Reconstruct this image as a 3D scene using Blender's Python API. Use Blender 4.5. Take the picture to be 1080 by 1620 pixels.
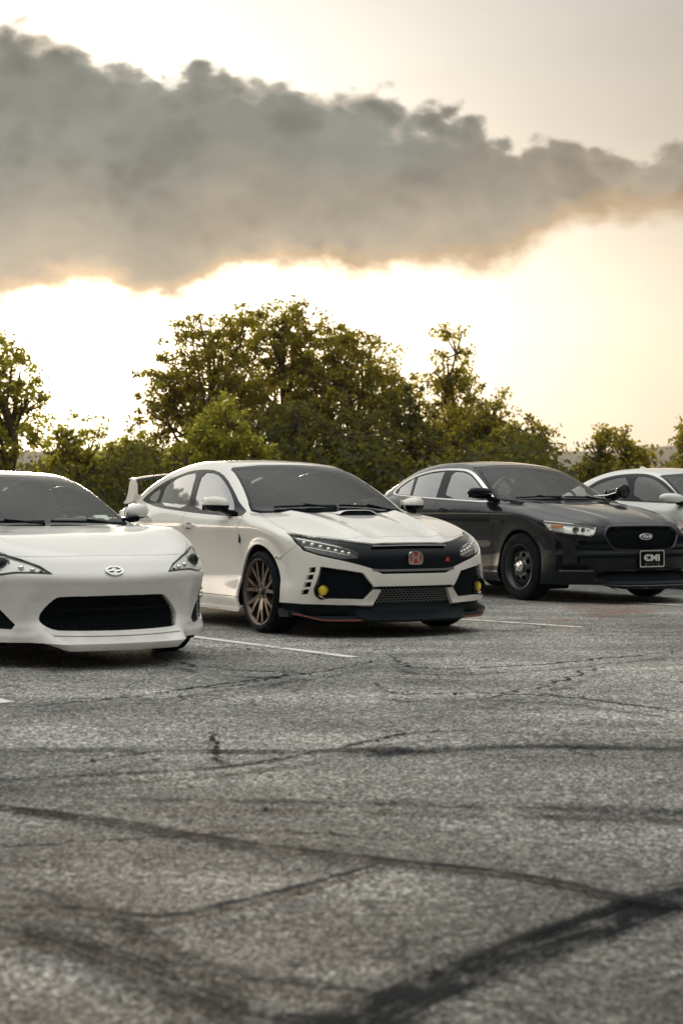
import bpy, bmesh, math, random, sys
import numpy as np
from mathutils import Vector, Matrix, Euler
random.seed(7); rng=np.random.default_rng(7)
for o in list(bpy.data.objects): bpy.data.objects.remove(o)
SC=bpy.context.scene; COL=SC.collection
# ---------------------------------------------------------------- camera
cam_d=bpy.data.cameras.new('camera'); cam=bpy.data.objects.new('camera',cam_d); COL.objects.link(cam)
FPX,HZ=2600.,803.                      # focal length and horizon row, in pixels of the 1080x1620 photograph
cam.location=(0,0,1.0)
cam.rotation_euler=(math.radians(90)-math.atan((810-HZ)/FPX),0,0)
cam_d.sensor_fit='VERTICAL'; cam_d.sensor_height=36; cam_d.sensor_width=24
cam_d.lens=FPX/1620*36; cam_d.clip_start=.1; cam_d.clip_end=20000
cam_d.dof.use_dof=True; cam_d.dof.focus_distance=13.6; cam_d.dof.aperture_fstop=3.8
SC.camera=cam
# ---------------------------------------------------------------- node helper
class NT:
    def __init__(s,tree): s.t=tree; s.n=tree.nodes; s.l=tree.links
    def node(s,typ,**kw):
        n=s.n.new(typ)
        for k,v in kw.items(): setattr(n,k,v)
        return n
    def put(s,inp,v):
        if isinstance(v,bpy.types.NodeSocket): s.l.new(v,inp)
        elif v is not None: inp.default_value=v
    def m(s,op,a,b=None,c=None,clamp=False):
        n=s.node('ShaderNodeMath',operation=op,use_clamp=clamp)
        for i,v in enumerate((a,b,c)):
            if v is not None: s.put(n.inputs[i],v)
        return n.outputs[0]
    def vm(s,op,a,b=None,sc=None):
        n=s.node('ShaderNodeVectorMath',operation=op); s.put(n.inputs[0],a)
        if b is not None: s.put(n.inputs[1],b)
        if sc is not None: s.put(n.inputs['Scale'],sc)
        return n.outputs[0]
    def mix(s,f,a,b,blend='MIX'):
        n=s.node('ShaderNodeMix',data_type='RGBA',blend_type=blend)
        s.put(n.inputs[0],f); s.put(n.inputs[6],a); s.put(n.inputs[7],b); return n.outputs[2]
    def mr(s,v,a,b,c=0.,d=1.,smooth=True):
        n=s.node('ShaderNodeMapRange'); n.interpolation_type='SMOOTHSTEP' if smooth else 'LINEAR'
        s.put(n.inputs[0],v)
        for i,x in enumerate((a,b,c,d)): s.put(n.inputs[1+i],x)
        return n.outputs[0]
    def noise(s,vec,scale,detail=4,rough=.5,dist=0.,col=False):
        n=s.node('ShaderNodeTexNoise'); s.put(n.inputs['Vector'],vec); s.put(n.inputs['Scale'],scale)
        s.put(n.inputs['Detail'],detail); s.put(n.inputs['Roughness'],rough); s.put(n.inputs['Distortion'],dist)
        return n.outputs[1 if col else 0]
    def comb(s,x,y,z):
        n=s.node('ShaderNodeCombineXYZ')
        for i,v in enumerate((x,y,z)): s.put(n.inputs[i],v)
        return n.outputs[0]
    def sep(s,v):
        n=s.node('ShaderNodeSeparateXYZ'); s.put(n.inputs[0],v); return n.outputs
    def fcurve(s,v,pts,lo,hi):
        """value -> value through a float curve; v in [lo,hi]"""
        vs=[p[1] for p in pts]; a,b=min(vs),max(vs); b=b if b>a else a+1
        n=s.node('ShaderNodeFloatCurve'); c=n.mapping.curves[0]
        P=[((x-lo)/(hi-lo),(y-a)/(b-a)) for x,y in pts]
        c.points[0].location=P[0]; c.points[1].location=P[-1]
        for q in P[1:-1]: c.points.new(*q)
        n.mapping.update(); s.put(n.inputs['Value'],s.mr(v,lo,hi,smooth=False))
        return s.m('ADD',s.m('MULTIPLY',n.outputs[0],b-a),a)
# ---------------------------------------------------------------- world: low evening sky with one long cloud bank
SUN_AZ,SUN_EL=math.radians(-9.5),math.radians(5.0)     # azimuth from +Y towards +X (the sun stands left of the view, behind the cloud)
W=bpy.data.worlds.new('World'); SC.world=W; W.use_nodes=True
w=NT(W.node_tree); w.n.clear()
sky=w.node('ShaderNodeTexSky',sky_type='NISHITA'); sky.sun_disc=False
sky.sun_elevation=SUN_EL; sky.sun_rotation=SUN_AZ; sky.air_density=1.2; sky.dust_density=3.0; sky.ozone_density=1.0; sky.altitude=200
tc=w.node('ShaderNodeTexCoord').outputs['Generated']
dn=w.vm('NORMALIZE',tc); dx,dy,dz=w.sep(dn)
az=w.m('ARCTAN2',dx,dy); el=w.m('ARCSINE',dz)
sd=(math.sin(SUN_AZ)*math.cos(SUN_EL),math.cos(SUN_AZ)*math.cos(SUN_EL),math.sin(SUN_EL))
n=w.node('ShaderNodeVectorMath',operation='DOT_PRODUCT'); w.put(n.inputs[0],dn); n.inputs[1].default_value=sd
ang=w.m('ARCCOSINE',w.m('MINIMUM',n.outputs['Value'],.99999))
near=w.m('POWER',2.718,w.m('MULTIPLY',ang,-7.5))               # 1 at the sun, falls off over ~20 degrees
near2=w.m('POWER',2.718,w.m('MULTIPLY',ang,-1.1))
elp=w.m('MAXIMUM',el,0.0)
# thin high veil: everything that is not the dark bank
veil=w.mix(w.mr(elp,0.03,0.34),(1.0,.88,.68,1),(.77,.79,.75,1))
veil=w.mix(w.mr(ang,.10,.55),veil,w.mix(w.mr(elp,.04,.5),(1.0,.84,.68,1),(.75,.76,.73,1)))
vs=w.noise(w.comb(w.m('MULTIPLY',az,1.),w.m('MULTIPLY',el,2.6),0.),3.5,6,.55,.3)
vstr=w.m('ADD',w.m('MULTIPLY',near,4.0),w.m('ADD',w.m('MULTIPLY',near2,.15),w.m('MULTIPLY',vs,.30)))
vstr=w.m('ADD',vstr,w.mr(el,.33,1.1,.07,1.05))
# second, broad glow further round to the left (seen mirrored in the car flanks)
n=w.node('ShaderNodeVectorMath',operation='DOT_PRODUCT'); w.put(n.inputs[0],dn); n.inputs[1].default_value=(math.sin(-.85),math.cos(-.85),.06)
ang2=w.m('ARCCOSINE',w.m('MINIMUM',n.outputs['Value'],.99999))
vstr=w.m('ADD',vstr,w.m('MULTIPLY',w.m('POWER',2.718,w.m('MULTIPLY',ang2,-3.6)),3.6))
vstr=w.m('MULTIPLY',vstr,w.m('SUBTRACT',1.,w.m('MULTIPLY',w.mr(el,.10,.24),w.mr(el,.9,.35,.0,.34))))
# the sky opposite the sunset is darker, most of all low down
vstr=w.m('MULTIPLY',vstr,w.m('SUBTRACT',1.,w.m('MULTIPLY',w.mr(ang,1.2,2.4),w.mr(el,1.2,.1,.0,.15))))
veilc=w.vm('SCALE',veil,sc=w.m('MULTIPLY',vstr,10.))
base=w.mix(.92,w.vm('SCALE',sky.outputs[0],sc=1.0),veilc)
# dark bank
nv=w.comb(az,w.m('MULTIPLY',el,1.35),0.)
n1=w.noise(nv,16,7,.58,.15); n2=w.noise(nv,6,3,.5); n3=w.noise(w.comb(w.m('MULTIPLY',az,.45),el,3.),14,5,.55,.4)
bil=w.noise(nv,42,5,.55)
topo=w.fcurve(az,[(-3.15,.34),(-1.6,.42),(-.7,.36),(-.32,.295),(-.205,.283),(-.185,.281),(-.16,.272),(-.13,.270),(-.10,.264),(-.05,.262),(0,.256),(.03,.247),(.06,.238),(.10,.231),(.13,.224),(.17,.217),(.205,.219),(.24,.212),(.30,.185),(.8,.10),(3.15,.34)],-3.15,3.15)
boto=w.fcurve(az,[(-3.15,.20),(-1.6,.13),(-.7,.11),(-.32,.110),(-.205,.115),(-.15,.126),(-.118,.117),(-.095,.127),(-.05,.138),(0,.139),(.05,.142),(.10,.147),(.125,.156),(.15,.163),(.19,.164),(.205,.168),(.24,.176),(.30,.185),(.8,.12),(3.15,.20)],-3.15,3.15)
wn=w.vm('ADD',nv,w.vm('SCALE',w.noise(nv,14,4,.55,col=True),sc=.035))
def puff(sc):
    n=w.node('ShaderNodeTexVoronoi',feature='SMOOTH_F1'); w.put(n.inputs['Vector'],wn); n.inputs['Scale'].default_value=sc; n.inputs['Smoothness'].default_value=.35; return n.outputs['Distance']
pf=w.m('ADD',w.m('MULTIPLY',puff(17.),.55),w.m('ADD',w.m('MULTIPLY',puff(38.),.28),w.m('MULTIPLY',puff(85.),.17)))     # small in the heart of a puff
ET=w.m('SUBTRACT',w.m('ADD',el,w.m('MULTIPLY',w.m('SUBTRACT',n1,.5),-.045)),topo)      # >0 above
ET=w.m('ADD',ET,w.m('MULTIPLY',w.m('SUBTRACT',pf,.38),.055))
ET=w.m('ADD',ET,w.m('MULTIPLY',w.m('SUBTRACT',bil,.5),-.020))
EB=w.m('SUBTRACT',w.m('ADD',el,w.m('MULTIPLY',w.m('SUBTRACT',n2,.5),.030)),boto)        # >0 inside
EB=w.m('ADD',EB,w.m('MULTIPLY',w.m('SUBTRACT',n1,.5),.030))
EB=w.m('ADD',EB,w.m('MULTIPLY',w.m('SUBTRACT',bil,.5),.022))
mt=w.mr(ET,-.006,.003,1.,0.); mb=w.mr(EB,-.006,.012)
mask=w.m('MULTIPLY',mt,mb)
depth=w.m('MINIMUM',w.m('MULTIPLY',ET,-1.),EB)
soft=w.noise(w.comb(w.m('MULTIPLY',az,.6),w.m('MULTIPLY',el,1.6),3.),9,3,.5,.2)
lowm=w.mr(w.m('ADD',EB,w.m('MULTIPLY',w.m('SUBTRACT',soft,.5),.09)),.0,.085)
body=w.mix(lowm,(.192,.156,.114,1),(.080,.087,.078,1))
body=w.vm('SCALE',body,sc=w.mr(pf,.18,.55,.74,1.36)); body=w.vm('SCALE',body,sc=w.mr(soft,.3,.7,.80,1.25)); body=w.vm('SCALE',body,sc=w.mr(n1,.35,.65,1.10,.90))
body=w.mix(w.m('MULTIPLY',w.mr(EB,-.002,.024,1.,0.),w.mr(soft,.3,.6,.55,1.)),body,w.vm('SCALE',(1.0,.62,.30),sc=w.m('ADD',.26,w.m('MULTIPLY',near,.85))))
body=w.mix(w.m('MULTIPLY',w.mr(ET,-.014,.0),w.mr(n2,.42,.62,.12,.85)),body,w.vm('SCALE',(1.0,.84,.66),sc=w.m('ADD',.20,w.m('MULTIPLY',near2,.5))))
bodyc=w.vm('SCALE',body,sc=10.)
col=w.mix(w.m('MULTIPLY',mask,.97),base,bodyc)
# ground half of the sky sphere: dim earth, seen by nothing but keeps bounce honest
col=w.mix(w.mr(el,-.02,.0,1.,0.),col,(.8,.75,.6,1))
bg=w.node('ShaderNodeBackground'); w.put(bg.inputs[0],col); bg.inputs[1].default_value=.10
wo=w.node('ShaderNodeOutputWorld'); w.l.new(bg.outputs[0],wo.inputs[0])
# ---------------------------------------------------------------- sun, veiled by cloud
sl=bpy.data.lights.new('sun','SUN'); sun=bpy.data.objects.new('sun',sl); COL.objects.link(sun)
sl.energy=2.2; sl.angle=math.radians(12); sl.color=(1.,.80,.56)
sun.rotation_euler=Vector((-sd[0],-sd[1],-sd[2])).to_track_quat('-Z','Y').to_euler()
SC.view_settings.view_transform='Standard'; SC.view_settings.look='None'
SC.view_settings.exposure=0.75; SC.view_settings.gamma=1.0; SC.view_settings.use_curve_mapping=False
SC.cycles.max_bounces=6; SC.cycles.transparent_max_bounces=10; SC.cycles.volume_bounces=0
# ---------------------------------------------------------------- car body shapes (numpy only)
def curve(pts):
    """smooth function through (x, v) points given in rising x"""
    P=np.array(sorted(pts),float); X,V=P[:,0],P[:,1]
    d=np.diff(V)/np.diff(X); m=np.empty_like(V); m[0],m[-1]=d[0],d[-1]
    h=np.diff(X); w=h[1:]+h[:-1]
    m[1:-1]=(d[:-1]*h[1:]+d[1:]*h[:-1])/w
    for i in range(1,len(V)-1):
        if d[i-1]*d[i]<=0: m[i]*=0.3
    def f(x):
        x=np.asarray(x,float); i=np.clip(np.searchsorted(X,x)-1,0,len(X)-2)
        t=(x-X[i])/h[i]; tt=np.clip(t,0,1)
        r=(2*tt**3-3*tt**2+1)*V[i]+(tt**3-2*tt**2+tt)*h[i]*m[i]+(-2*tt**3+3*tt**2)*V[i+1]+(tt**3-tt**2)*h[i]*m[i+1]
        return r+np.where(t<0,t*h[i]*m[0],0)+np.where(t>1,(t-1)*h[i]*m[-1],0)
    return f
def smax(a,b,k):
    h=np.maximum(k-np.abs(a-b),0)/k
    return np.maximum(a,b)+h*h*k*.25
def smin(a,b,k): return -smax(-a,-b,k)  # vignette and light fall-off towards the camera painted into the colour, plus rubber
def sstep(a,b,x):
    t=np.clip((x-a)/(b-a),0,1); return t*t*(3-2*t)
def ridge(d,w): return np.exp(-(d/w)**2)

class Shape:
    zb=.20; k_side=.07; k_nose=.10; k_cab=.09; k_join=.05; cab_c=.25; cab_tum=.50; belt_ref=.95
    arch_r=.36; arch_a=.03; arch_w=.05; axle=(0.,-2.7); wr=.328
    extra=None; extra_side=None
    def __init__(s,**kw):
        for k,v in kw.items():
            if isinstance(v,list): v=curve(v)
            setattr(s,k,v)
    def top(s,x,y):
        t=s.bt(x)-s.dr(x)*(y/.8)**2.4
        if s.extra: t=t+s.extra(x,y)
        return t
    def side(s,x,z):
        w=s.w(x)+s.prof(z)*s.profk(x)
        for i,ax in enumerate(s.axle):
            r=np.hypot(x-ax,z-s.wr)
            w=w+s.arch_a*np.where(r<s.arch_r,1,ridge(r-s.arch_r,s.arch_w))*sstep(.05,.25,z)*(1-sstep(s.fl_top-.18,s.fl_top,z))
        if s.extra_side: w=w+s.extra_side(x,z)
        return w
    fl_top=.95
    profk=staticmethod(lambda x:1.0)
    nose_extra=None
    def nose(s,y,z):
        r=s.nz(z)-s.ny(y)
        return r+s.nose_extra(y,z) if s.nose_extra else r
    def tail(s,y,z): return s.tz(z)+s.ty(y)
    def cab(s,x,y,z):
        sg=1-2*sstep(s.roof_mid-.5,s.roof_mid+.3,x)   # -1 in front... +1 behind
        xe=x-s.cab_c*y*y*sg
        g=(z-(s.ct(xe)-s.crown*(y/.6)**2))
        c=y-(s.cw(x)-s.cab_tum*np.maximum(z-s.belt_ref,-.08)-.28*np.maximum(z-s.belt_ref,0)**2)
        return smax(g*.75,c,s.k_cab)
    crown=.03
    def F(s,x,y,z):
        y=np.abs(y)
        a=smax(z-s.top(x,y),y-s.side(x,z),s.k_side)
        n=smax(x-s.nose(y,z),s.tail(y,z)-x,.05)
        a=smax(a,n,s.k_nose)
        c=s.cab(x,y,z)
        c=smax(c,s.tail(y,z)-x,.1)
        return smin(a,c,s.k_join)
    def grad(s,p,e=2e-3):
        x,y,z=p.T
        g=np.stack([s.F(x+e,y,z)-s.F(x-e,y,z),s.F(x,y+e,z)-s.F(x,y-e,z),s.F(x,y,z+e)-s.F(x,y,z-e)],1)/(2*e)
        return g

CIV=Shape(
 bt=[(1.2,.55),(.95,.665),(.86,.715),(.75,.765),(.6,.815),(.4,.865),(.2,.905),(0,.937),(-.25,.966),(-.5,.985),(-.8,.995),(-1.4,1.0),(-2.0,1.03),(-2.6,1.05),(-3.2,1.05),(-3.5,1.02),(-3.8,.98)],
 dr=[(.95,.12),(.6,.10),(.3,.07),(0,.045),(-.3,.035),(-.6,.03),(-2,.03),(-2.6,.04),(-3.6,.08)],
 w=[(1.0,.84),(.8,.885),(.55,.905),(.3,.91),(0,.912),(-.4,.905),(-.9,.898),(-1.6,.90),(-2.2,.905),(-2.7,.912),(-3.2,.895),(-3.5,.87),(-3.8,.80)],
 prof=[(.10,-.05),(.16,-.02),(.24,-.004),(.32,-.016),(.45,-.048),(.6,-.044),(.75,-.018),(.81,-.003),(.835,0),(.86,-.005),(.95,-.05),(1.05,-.11),(1.2,-.22)],
 nz=[(0,.86),(.15,.90),(.25,.915),(.33,.93),(.40,.945),(.47,.94),(.53,.93),(.60,.915),(.68,.895),(.76,.86),(.9,.70)],
 ny=[(0,0),(.2,.012),(.4,.045),(.55,.09),(.65,.14),(.75,.215),(.83,.32),(.90,.50),(1.0,.95)],
 tz=[(0,-3.50),(.3,-3.56),(.5,-3.60),(.8,-3.60),(1.0,-3.58),(1.1,-3.52),(1.3,-3.35)],
 ty=[(0,0),(.4,.03),(.6,.09),(.75,.18),(.85,.32),(1.0,.7)],
 ct=[(.1,.74),(-.10,.86),(-.25,.95),(-.5,1.088),(-.75,1.213),(-.95,1.300),(-1.08,1.348),(-1.25,1.390),(-1.5,1.422),(-1.8,1.438),(-2.1,1.435),(-2.4,1.412),(-2.7,1.365),(-3.0,1.290),(-3.3,1.190),(-3.55,1.08),(-3.8,.95)],
 cw=[(0,.70),(-.3,.775),(-.6,.815),(-1.0,.835),(-1.6,.845),(-2.2,.835),(-2.6,.81),(-3.0,.77),(-3.4,.69),(-3.8,.58)],
 roof_mid=-1.8,zb=.17,arch_r=.375,arch_a=.026,arch_w=.045,axle=(0.,-2.7),wr=.328)
def civ_hood(x,y):
    f=sstep(-.45,-.25,x)*(1-sstep(.6,.85,x))
    yr=.50-.16*np.clip((x+.3)/1.1,0,1)
    c=.30-.10*np.clip((x+.3)/1.1,0,1)
    return f*(.020*ridge(np.maximum(yr-y,0)*(y<yr)+np.maximum(y-yr,0),.05)-.010*ridge(y-c,.06)+.004)
CIV.extra=civ_hood
def civ_side(x,z):
    # black-out hollow behind the front wheel, muscular rear haunch
    return .012*ridge(z-.86,.05)*sstep(-1.9,-2.6,x)*(1) if False else 0.012*ridge(z-.88,.06)*(1-sstep(-2.7,-2.0,x))
CIV.extra_side=civ_side

TAU=Shape(
 bt=[(1.3,.66),(1.05,.775),(.95,.83),(.85,.875),(.7,.92),(.5,.962),(.2,1.01),(-.1,1.045),(-.4,1.07),(-.8,1.09),(-1.5,1.10),(-2.2,1.13),(-2.8,1.16),(-3.3,1.17),(-3.8,1.15),(-4.2,1.10)],
 dr=[(1.0,.14),(.6,.105),(.3,.08),(0,.05),(-.3,.035),(-.6,.03),(-2,.03),(-3,.04),(-4,.08)],
 w=[(1.1,.86),(.85,.905),(.55,.93),(.3,.935),(0,.938),(-.4,.93),(-.9,.925),(-1.6,.93),(-2.3,.935),(-2.87,.938),(-3.4,.92),(-3.8,.89),(-4.2,.82)],
 prof=[(.10,-.06),(.20,-.02),(.28,-.004),(.36,-.018),(.5,-.030),(.7,-.024),(.86,-.006),(.93,0),(.99,-.012),(1.06,-.045),(1.15,-.10),(1.3,-.2)],
 nz=[(0,.90),(.22,.96),(.32,1.0),(.42,1.02),(.5,1.02),(.56,1.0),(.62,1.0),(.72,.985),(.80,.955),(.88,.89),(1.0,.7)],
 ny=[(0,0),(.2,.01),(.4,.04),(.55,.085),(.65,.13),(.75,.20),(.83,.31),(.90,.46),(1.0,.85)],
 tz=[(0,-4.0),(.3,-4.1),(.6,-4.12),(1.0,-4.06),(1.15,-4.0),(1.4,-3.8)],
 ty=[(0,0),(.4,.03),(.6,.08),(.75,.16),(.85,.28),(1.0,.6)],
 ct=[(.1,.84),(-.10,.95),(-.3,1.055),(-.5,1.155),(-.75,1.285),(-1.0,1.405),(-1.12,1.455),(-1.3,1.498),(-1.55,1.535),(-1.85,1.553),(-2.15,1.551),(-2.45,1.53),(-2.75,1.475),(-3.0,1.39),(-3.3,1.265),(-3.6,1.13),(-3.9,.97)],
 cw=[(0,.74),(-.3,.80),(-.6,.845),(-1.0,.868),(-1.7,.875),(-2.3,.865),(-2.8,.82),(-3.2,.76),(-3.8,.65)],
 roof_mid=-1.9,zb=.19,arch_r=.40,arch_a=.007,arch_w=.06,axle=(0.,-2.868),wr=.363,belt_ref=1.06,fl_top=1.05,crown=.035,cab_c=.24)
def tau_hood(x,y):
    f=sstep(-.5,-.3,x)*(1-sstep(.75,1.0,x))
    yr=.60-.22*np.clip((x+.3)/1.2,0,1)
    return f*(.016*ridge(y-yr,.06)-.008*ridge(y-yr+.14,.07))
TAU.extra=tau_hood
TAU.extra_side=lambda x,z: .014*ridge(z-.93,.05)-.010*ridge(z-.66,.07)*sstep(-2.3,-2.0,x)*(1-sstep(-.7,-.45,x))

FRS=Shape(
 bt=[(1.2,.46),(.95,.565),(.86,.62),(.78,.675),(.65,.715),(.45,.765),(.2,.815),(0,.842),(-.25,.872),(-.5,.89),(-.8,.895),(-1.4,.90),(-2.0,.93),(-2.6,.955),(-3.1,.96),(-3.3,.94),(-3.6,.9)],
 dr=[(.95,.05),(.6,-.02),(.3,-.05),(0,-.02),(-.3,.015),(-.6,.02),(-2,.02),(-2.6,.03),(-3.6,.08)],
 w=[(1.0,.80),(.8,.84),(.55,.862),(.3,.870),(0,.868),(-.4,.855),(-.9,.845),(-1.6,.855),(-2.2,.875),(-2.57,.88),(-3.0,.86),(-3.3,.82),(-3.6,.72)],
 prof=[(.10,-.05),(.16,-.02),(.24,-.004),(.35,-.02),(.5,-.03),(.65,-.012),(.75,0),(.82,-.03),(.90,-.07),(1.0,-.13),(1.2,-.25)],
 nz=[(0,.83),(.13,.885),(.19,.887),(.24,.860),(.30,.840),(.40,.842),(.50,.866),(.55,.878),(.575,.872),(.62,.838),(.68,.79),(.75,.71),(.85,.5)],
 ny=[(0,0),(.2,.015),(.4,.06),(.55,.12),(.65,.19),(.75,.30),(.82,.42),(.88,.58),(1.0,1.0)],
 tz=[(0,-3.3),(.3,-3.36),(.6,-3.38),(.9,-3.34),(1.1,-3.2)],
 ty=[(0,0),(.4,.04),(.6,.1),(.75,.22),(.85,.4),(1.0,.8)],
 ct=[(.1,.66),(-.10,.76),(-.3,.855),(-.5,.965),(-.75,1.085),(-.95,1.17),(-1.08,1.215),(-1.3,1.26),(-1.55,1.282),(-1.8,1.285),(-2.05,1.268),(-2.35,1.21),(-2.65,1.115),(-2.95,1.0),(-3.2,.91),(-3.6,.75)],
 cw=[(0,.66),(-.3,.73),(-.6,.77),(-1.0,.785),(-1.6,.785),(-2.1,.76),(-2.5,.70),(-3.0,.60),(-3.6,.5)],
 roof_mid=-1.65,zb=.16,arch_r=.36,arch_a=.025,arch_w=.05,axle=(0.,-2.57),wr=.318,belt_ref=.88,fl_top=.86,crown=.03,cab_c=.26)
FRS.nose_extra=lambda y,z: .016*ridge(y-.56-.10*(.45-z),.055)*sstep(.20,.26,z)*(1-sstep(.40,.54,z))
FRS.extra=lambda x,y: .012*ridge(y-.66,.10)*(1-sstep(.45,.7,x))*sstep(-.5,-.2,x)

CHG=Shape(
 bt=[(1.2,0.73),(1.0,0.83),(0.9,0.89),(0.75,0.93),(0.5,0.975),(0.2,1.015),(-0.1,1.04),(-0.4,1.05),(-0.8,1.05),(-1.5,1.05),(-2.2,1.08),(-2.8,1.13),(-3.3,1.16),(-3.8,1.15),(-4.1,1.11)],
 dr=[(1.0,.10),(.6,.08),(.3,.06),(0,.05),(-.6,.03),(-2,.03),(-3,.04),(-4,.08)],
 w=[(1.1,.86),(.85,.90),(.55,.925),(.3,.93),(0,.93),(-.4,.92),(-.9,.915),(-1.6,.915),(-2.3,.92),(-3.05,.94),(-3.5,.92),(-3.8,.88),(-4.1,.82)],
 prof=[(.10,-.06),(.20,-.02),(.28,-.004),(.36,-.018),(.5,-.030),(.7,-.024),(.80,-.006),(.87,0),(.93,-.012),(1.0,-.045),(1.1,-.10),(1.3,-.2)],
 nz=[(0,.86),(.22,.93),(.4,.97),(.6,.98),(.75,.96),(.84,.92),(1.0,.7)],
 ny=[(0,0),(.2,.01),(.4,.03),(.6,.08),(.75,.16),(.83,.26),(.90,.42),(1.0,.8)],
 tz=[(0,-3.9),(.3,-3.98),(.6,-4.0),(1.0,-3.96),(1.4,-3.8)],
 ty=[(0,0),(.4,.03),(.6,.08),(.75,.16),(.85,.28),(1.0,.6)],
 ct=[(0.1,0.82),(-0.1,0.92),(-0.3,1.02),(-0.5,1.12),(-0.75,1.24),(-1.0,1.35),(-1.2,1.425),(-1.4,1.47),(-1.7,1.507),(-2.0,1.518),(-2.3,1.51),(-2.6,1.475),(-2.9,1.4),(-3.2,1.295),(-3.5,1.18),(-3.9,0.99)],
 cw=[(0,.74),(-.3,.79),(-.6,.83),(-1.0,.85),(-1.7,.86),(-2.3,.855),(-2.8,.82),(-3.2,.76),(-3.8,.65)],
 roof_mid=-2.0,zb=.19,arch_r=.40,arch_a=.022,arch_w=.05,axle=(0.,-3.05),wr=.36,belt_ref=1.04,fl_top=1.0,crown=.035,cab_c=.24)
# ---------------------------------------------------------------- materials
MATS={}
def pbr(name,col,rough=.5,metal=0.,coat=0.,spec=.5,emit=None,bump=None,var=None):
    if name in MATS: return MATS[name]
    m=bpy.data.materials.new(name); m.use_nodes=True; t=NT(m.node_tree); b=t.n['Principled BSDF']
    b.inputs['Base Color'].default_value=(*col,1); b.inputs['Roughness'].default_value=rough; b.inputs['Metallic'].default_value=metal
    b.inputs['Coat Weight'].default_value=coat; b.inputs['Coat Roughness'].default_value=.03; b.inputs['Specular IOR Level'].default_value=spec
    if emit: b.inputs['Emission Color'].default_value=(*emit[0],1); b.inputs['Emission Strength'].default_value=emit[1]
    co=t.node('ShaderNodeTexCoord').outputs['Object']
    if var:   # (scale, amount): dirt / tone variation
        f=t.noise(co,var[0],5,.6)
        t.put(b.inputs['Base Color'],t.mix(t.mr(f,.35,.7),(*[c*(1-var[1]) for c in col],1),(*[min(1,c*(1+var[1]*.5)) for c in col],1)))
        t.put(b.inputs['Roughness'],t.mr(t.noise(co,var[0]*2.3,4,.6),.3,.7,rough*.8,min(1,rough*1.25)))
    if bump:
        n=t.node('ShaderNodeBump'); t.put(n.inputs['Height'],t.noise(co,bump[0],4,.6)); n.inputs['Strength'].default_value=bump[1]; n.inputs['Distance'].default_value=bump[2]
        t.put(b.inputs['Normal'],n.outputs[0])
    MATS[name]=m; return m
def glassm(name,tint,ior=1.5,rough=.0,boost=1.0):
    """thin automotive glass: mirror reflection by Fresnel over tinted see-through"""
    if name in MATS: return MATS[name]
    m=bpy.data.materials.new(name); m.use_nodes=True; t=NT(m.node_tree); t.n.clear()
    fr=t.node('ShaderNodeFresnel'); g0=t.node('ShaderNodeNewGeometry'); t.put(fr.inputs['IOR'],t.m('ADD',ior,t.m('MULTIPLY',g0.outputs['Backfacing'],1/ior-ior)))
    tr=t.node('ShaderNodeBsdfTransparent'); tr.inputs[0].default_value=(*tint,1)
    gl=t.node('ShaderNodeBsdfGlossy'); gl.inputs['Roughness'].default_value=rough; gl.inputs[0].default_value=(1,1,1,1)
    geo=t.node('ShaderNodeNewGeometry')
    mx=t.node('ShaderNodeMixShader'); t.put(mx.inputs[0],t.m('MULTIPLY',fr.outputs[0],boost,clamp=True)); t.l.new(tr.outputs[0],mx.inputs[1]); t.l.new(gl.outputs[0],mx.inputs[2])
    o=t.node('ShaderNodeOutputMaterial'); t.l.new(mx.outputs[0],o.inputs[0]); MATS[name]=m; return m
def paint(name,col,rough=.35,flake=0.,dust=.08):
    if name in MATS: return MATS[name]
    m=bpy.data.materials.new(name); m.use_nodes=True; t=NT(m.node_tree); b=t.n['Principled BSDF']
    co=t.node('ShaderNodeTexCoord').outputs['Object']
    f=t.noise(co,3.,6,.62); z=t.sep(co)[2]
    low=t.mr(z,.62,.18)                                  # road film on the lower body
    dm=t.m('MULTIPLY',t.m('ADD',t.m('MULTIPLY',low,.55),.12),t.mr(f,.35,.75))
    dm=t.m('MULTIPLY',dm,dust/.08*.5)
    t.put(b.inputs['Base Color'],t.mix(dm,(*col,1),(.30,.26,.21,1)))
    t.put(b.inputs['Roughness'],t.m('ADD',rough,t.m('MULTIPLY',dm,.3)))
    b.inputs['Coat Weight'].default_value=1; b.inputs['Coat IOR'].default_value=1.5 if col[0]>.1 else 1.34; b.inputs['Specular IOR Level'].default_value=.5 if col[0]>.1 else .08; t.put(b.inputs['Coat Roughness'],t.m('ADD',.035,t.m('MULTIPLY',dm,.35)))
    n=t.node('ShaderNodeBump'); t.put(n.inputs['Height'],t.noise(co,260.,2,.5)); n.inputs['Strength'].default_value=.03; n.inputs['Distance'].default_value=.001
    t.put(b.inputs['Coat Normal'],n.outputs[0])
    MATS[name]=m; return m
WHITE=paint('pearl_white_paint',(.84,.81,.75)); WHITE2=paint('white_paint',(.86,.84,.80)); BLACK=paint('black_paint',(.002,.005,.009),.3,dust=.002); SILV=paint('off_white_paint',(.85,.85,.82))
PLAST=pbr('black_plastic',(.004,.008,.012),.5,spec=.12,bump=(160,.15,.002)); GLOSSB=pbr('gloss_black_plastic',(.003,.006,.009),.16,spec=.16)
DARK=pbr('dark_lining',(.004,.006,.008),.9,spec=.1); RUB=pbr('tyre_rubber',(.007,.011,.015),.75,spec=.15,var=(6,.35),bump=(60,.3,.003))
CHROME=pbr('chrome',(.80,.79,.76),.10,1.); BRONZE=pbr('bronze_metal',(.125,.092,.070),.30,.9,coat=.4); STEELB=pbr('black_steel',(.022,.025,.028),.38,.3,coat=.4)
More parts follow.
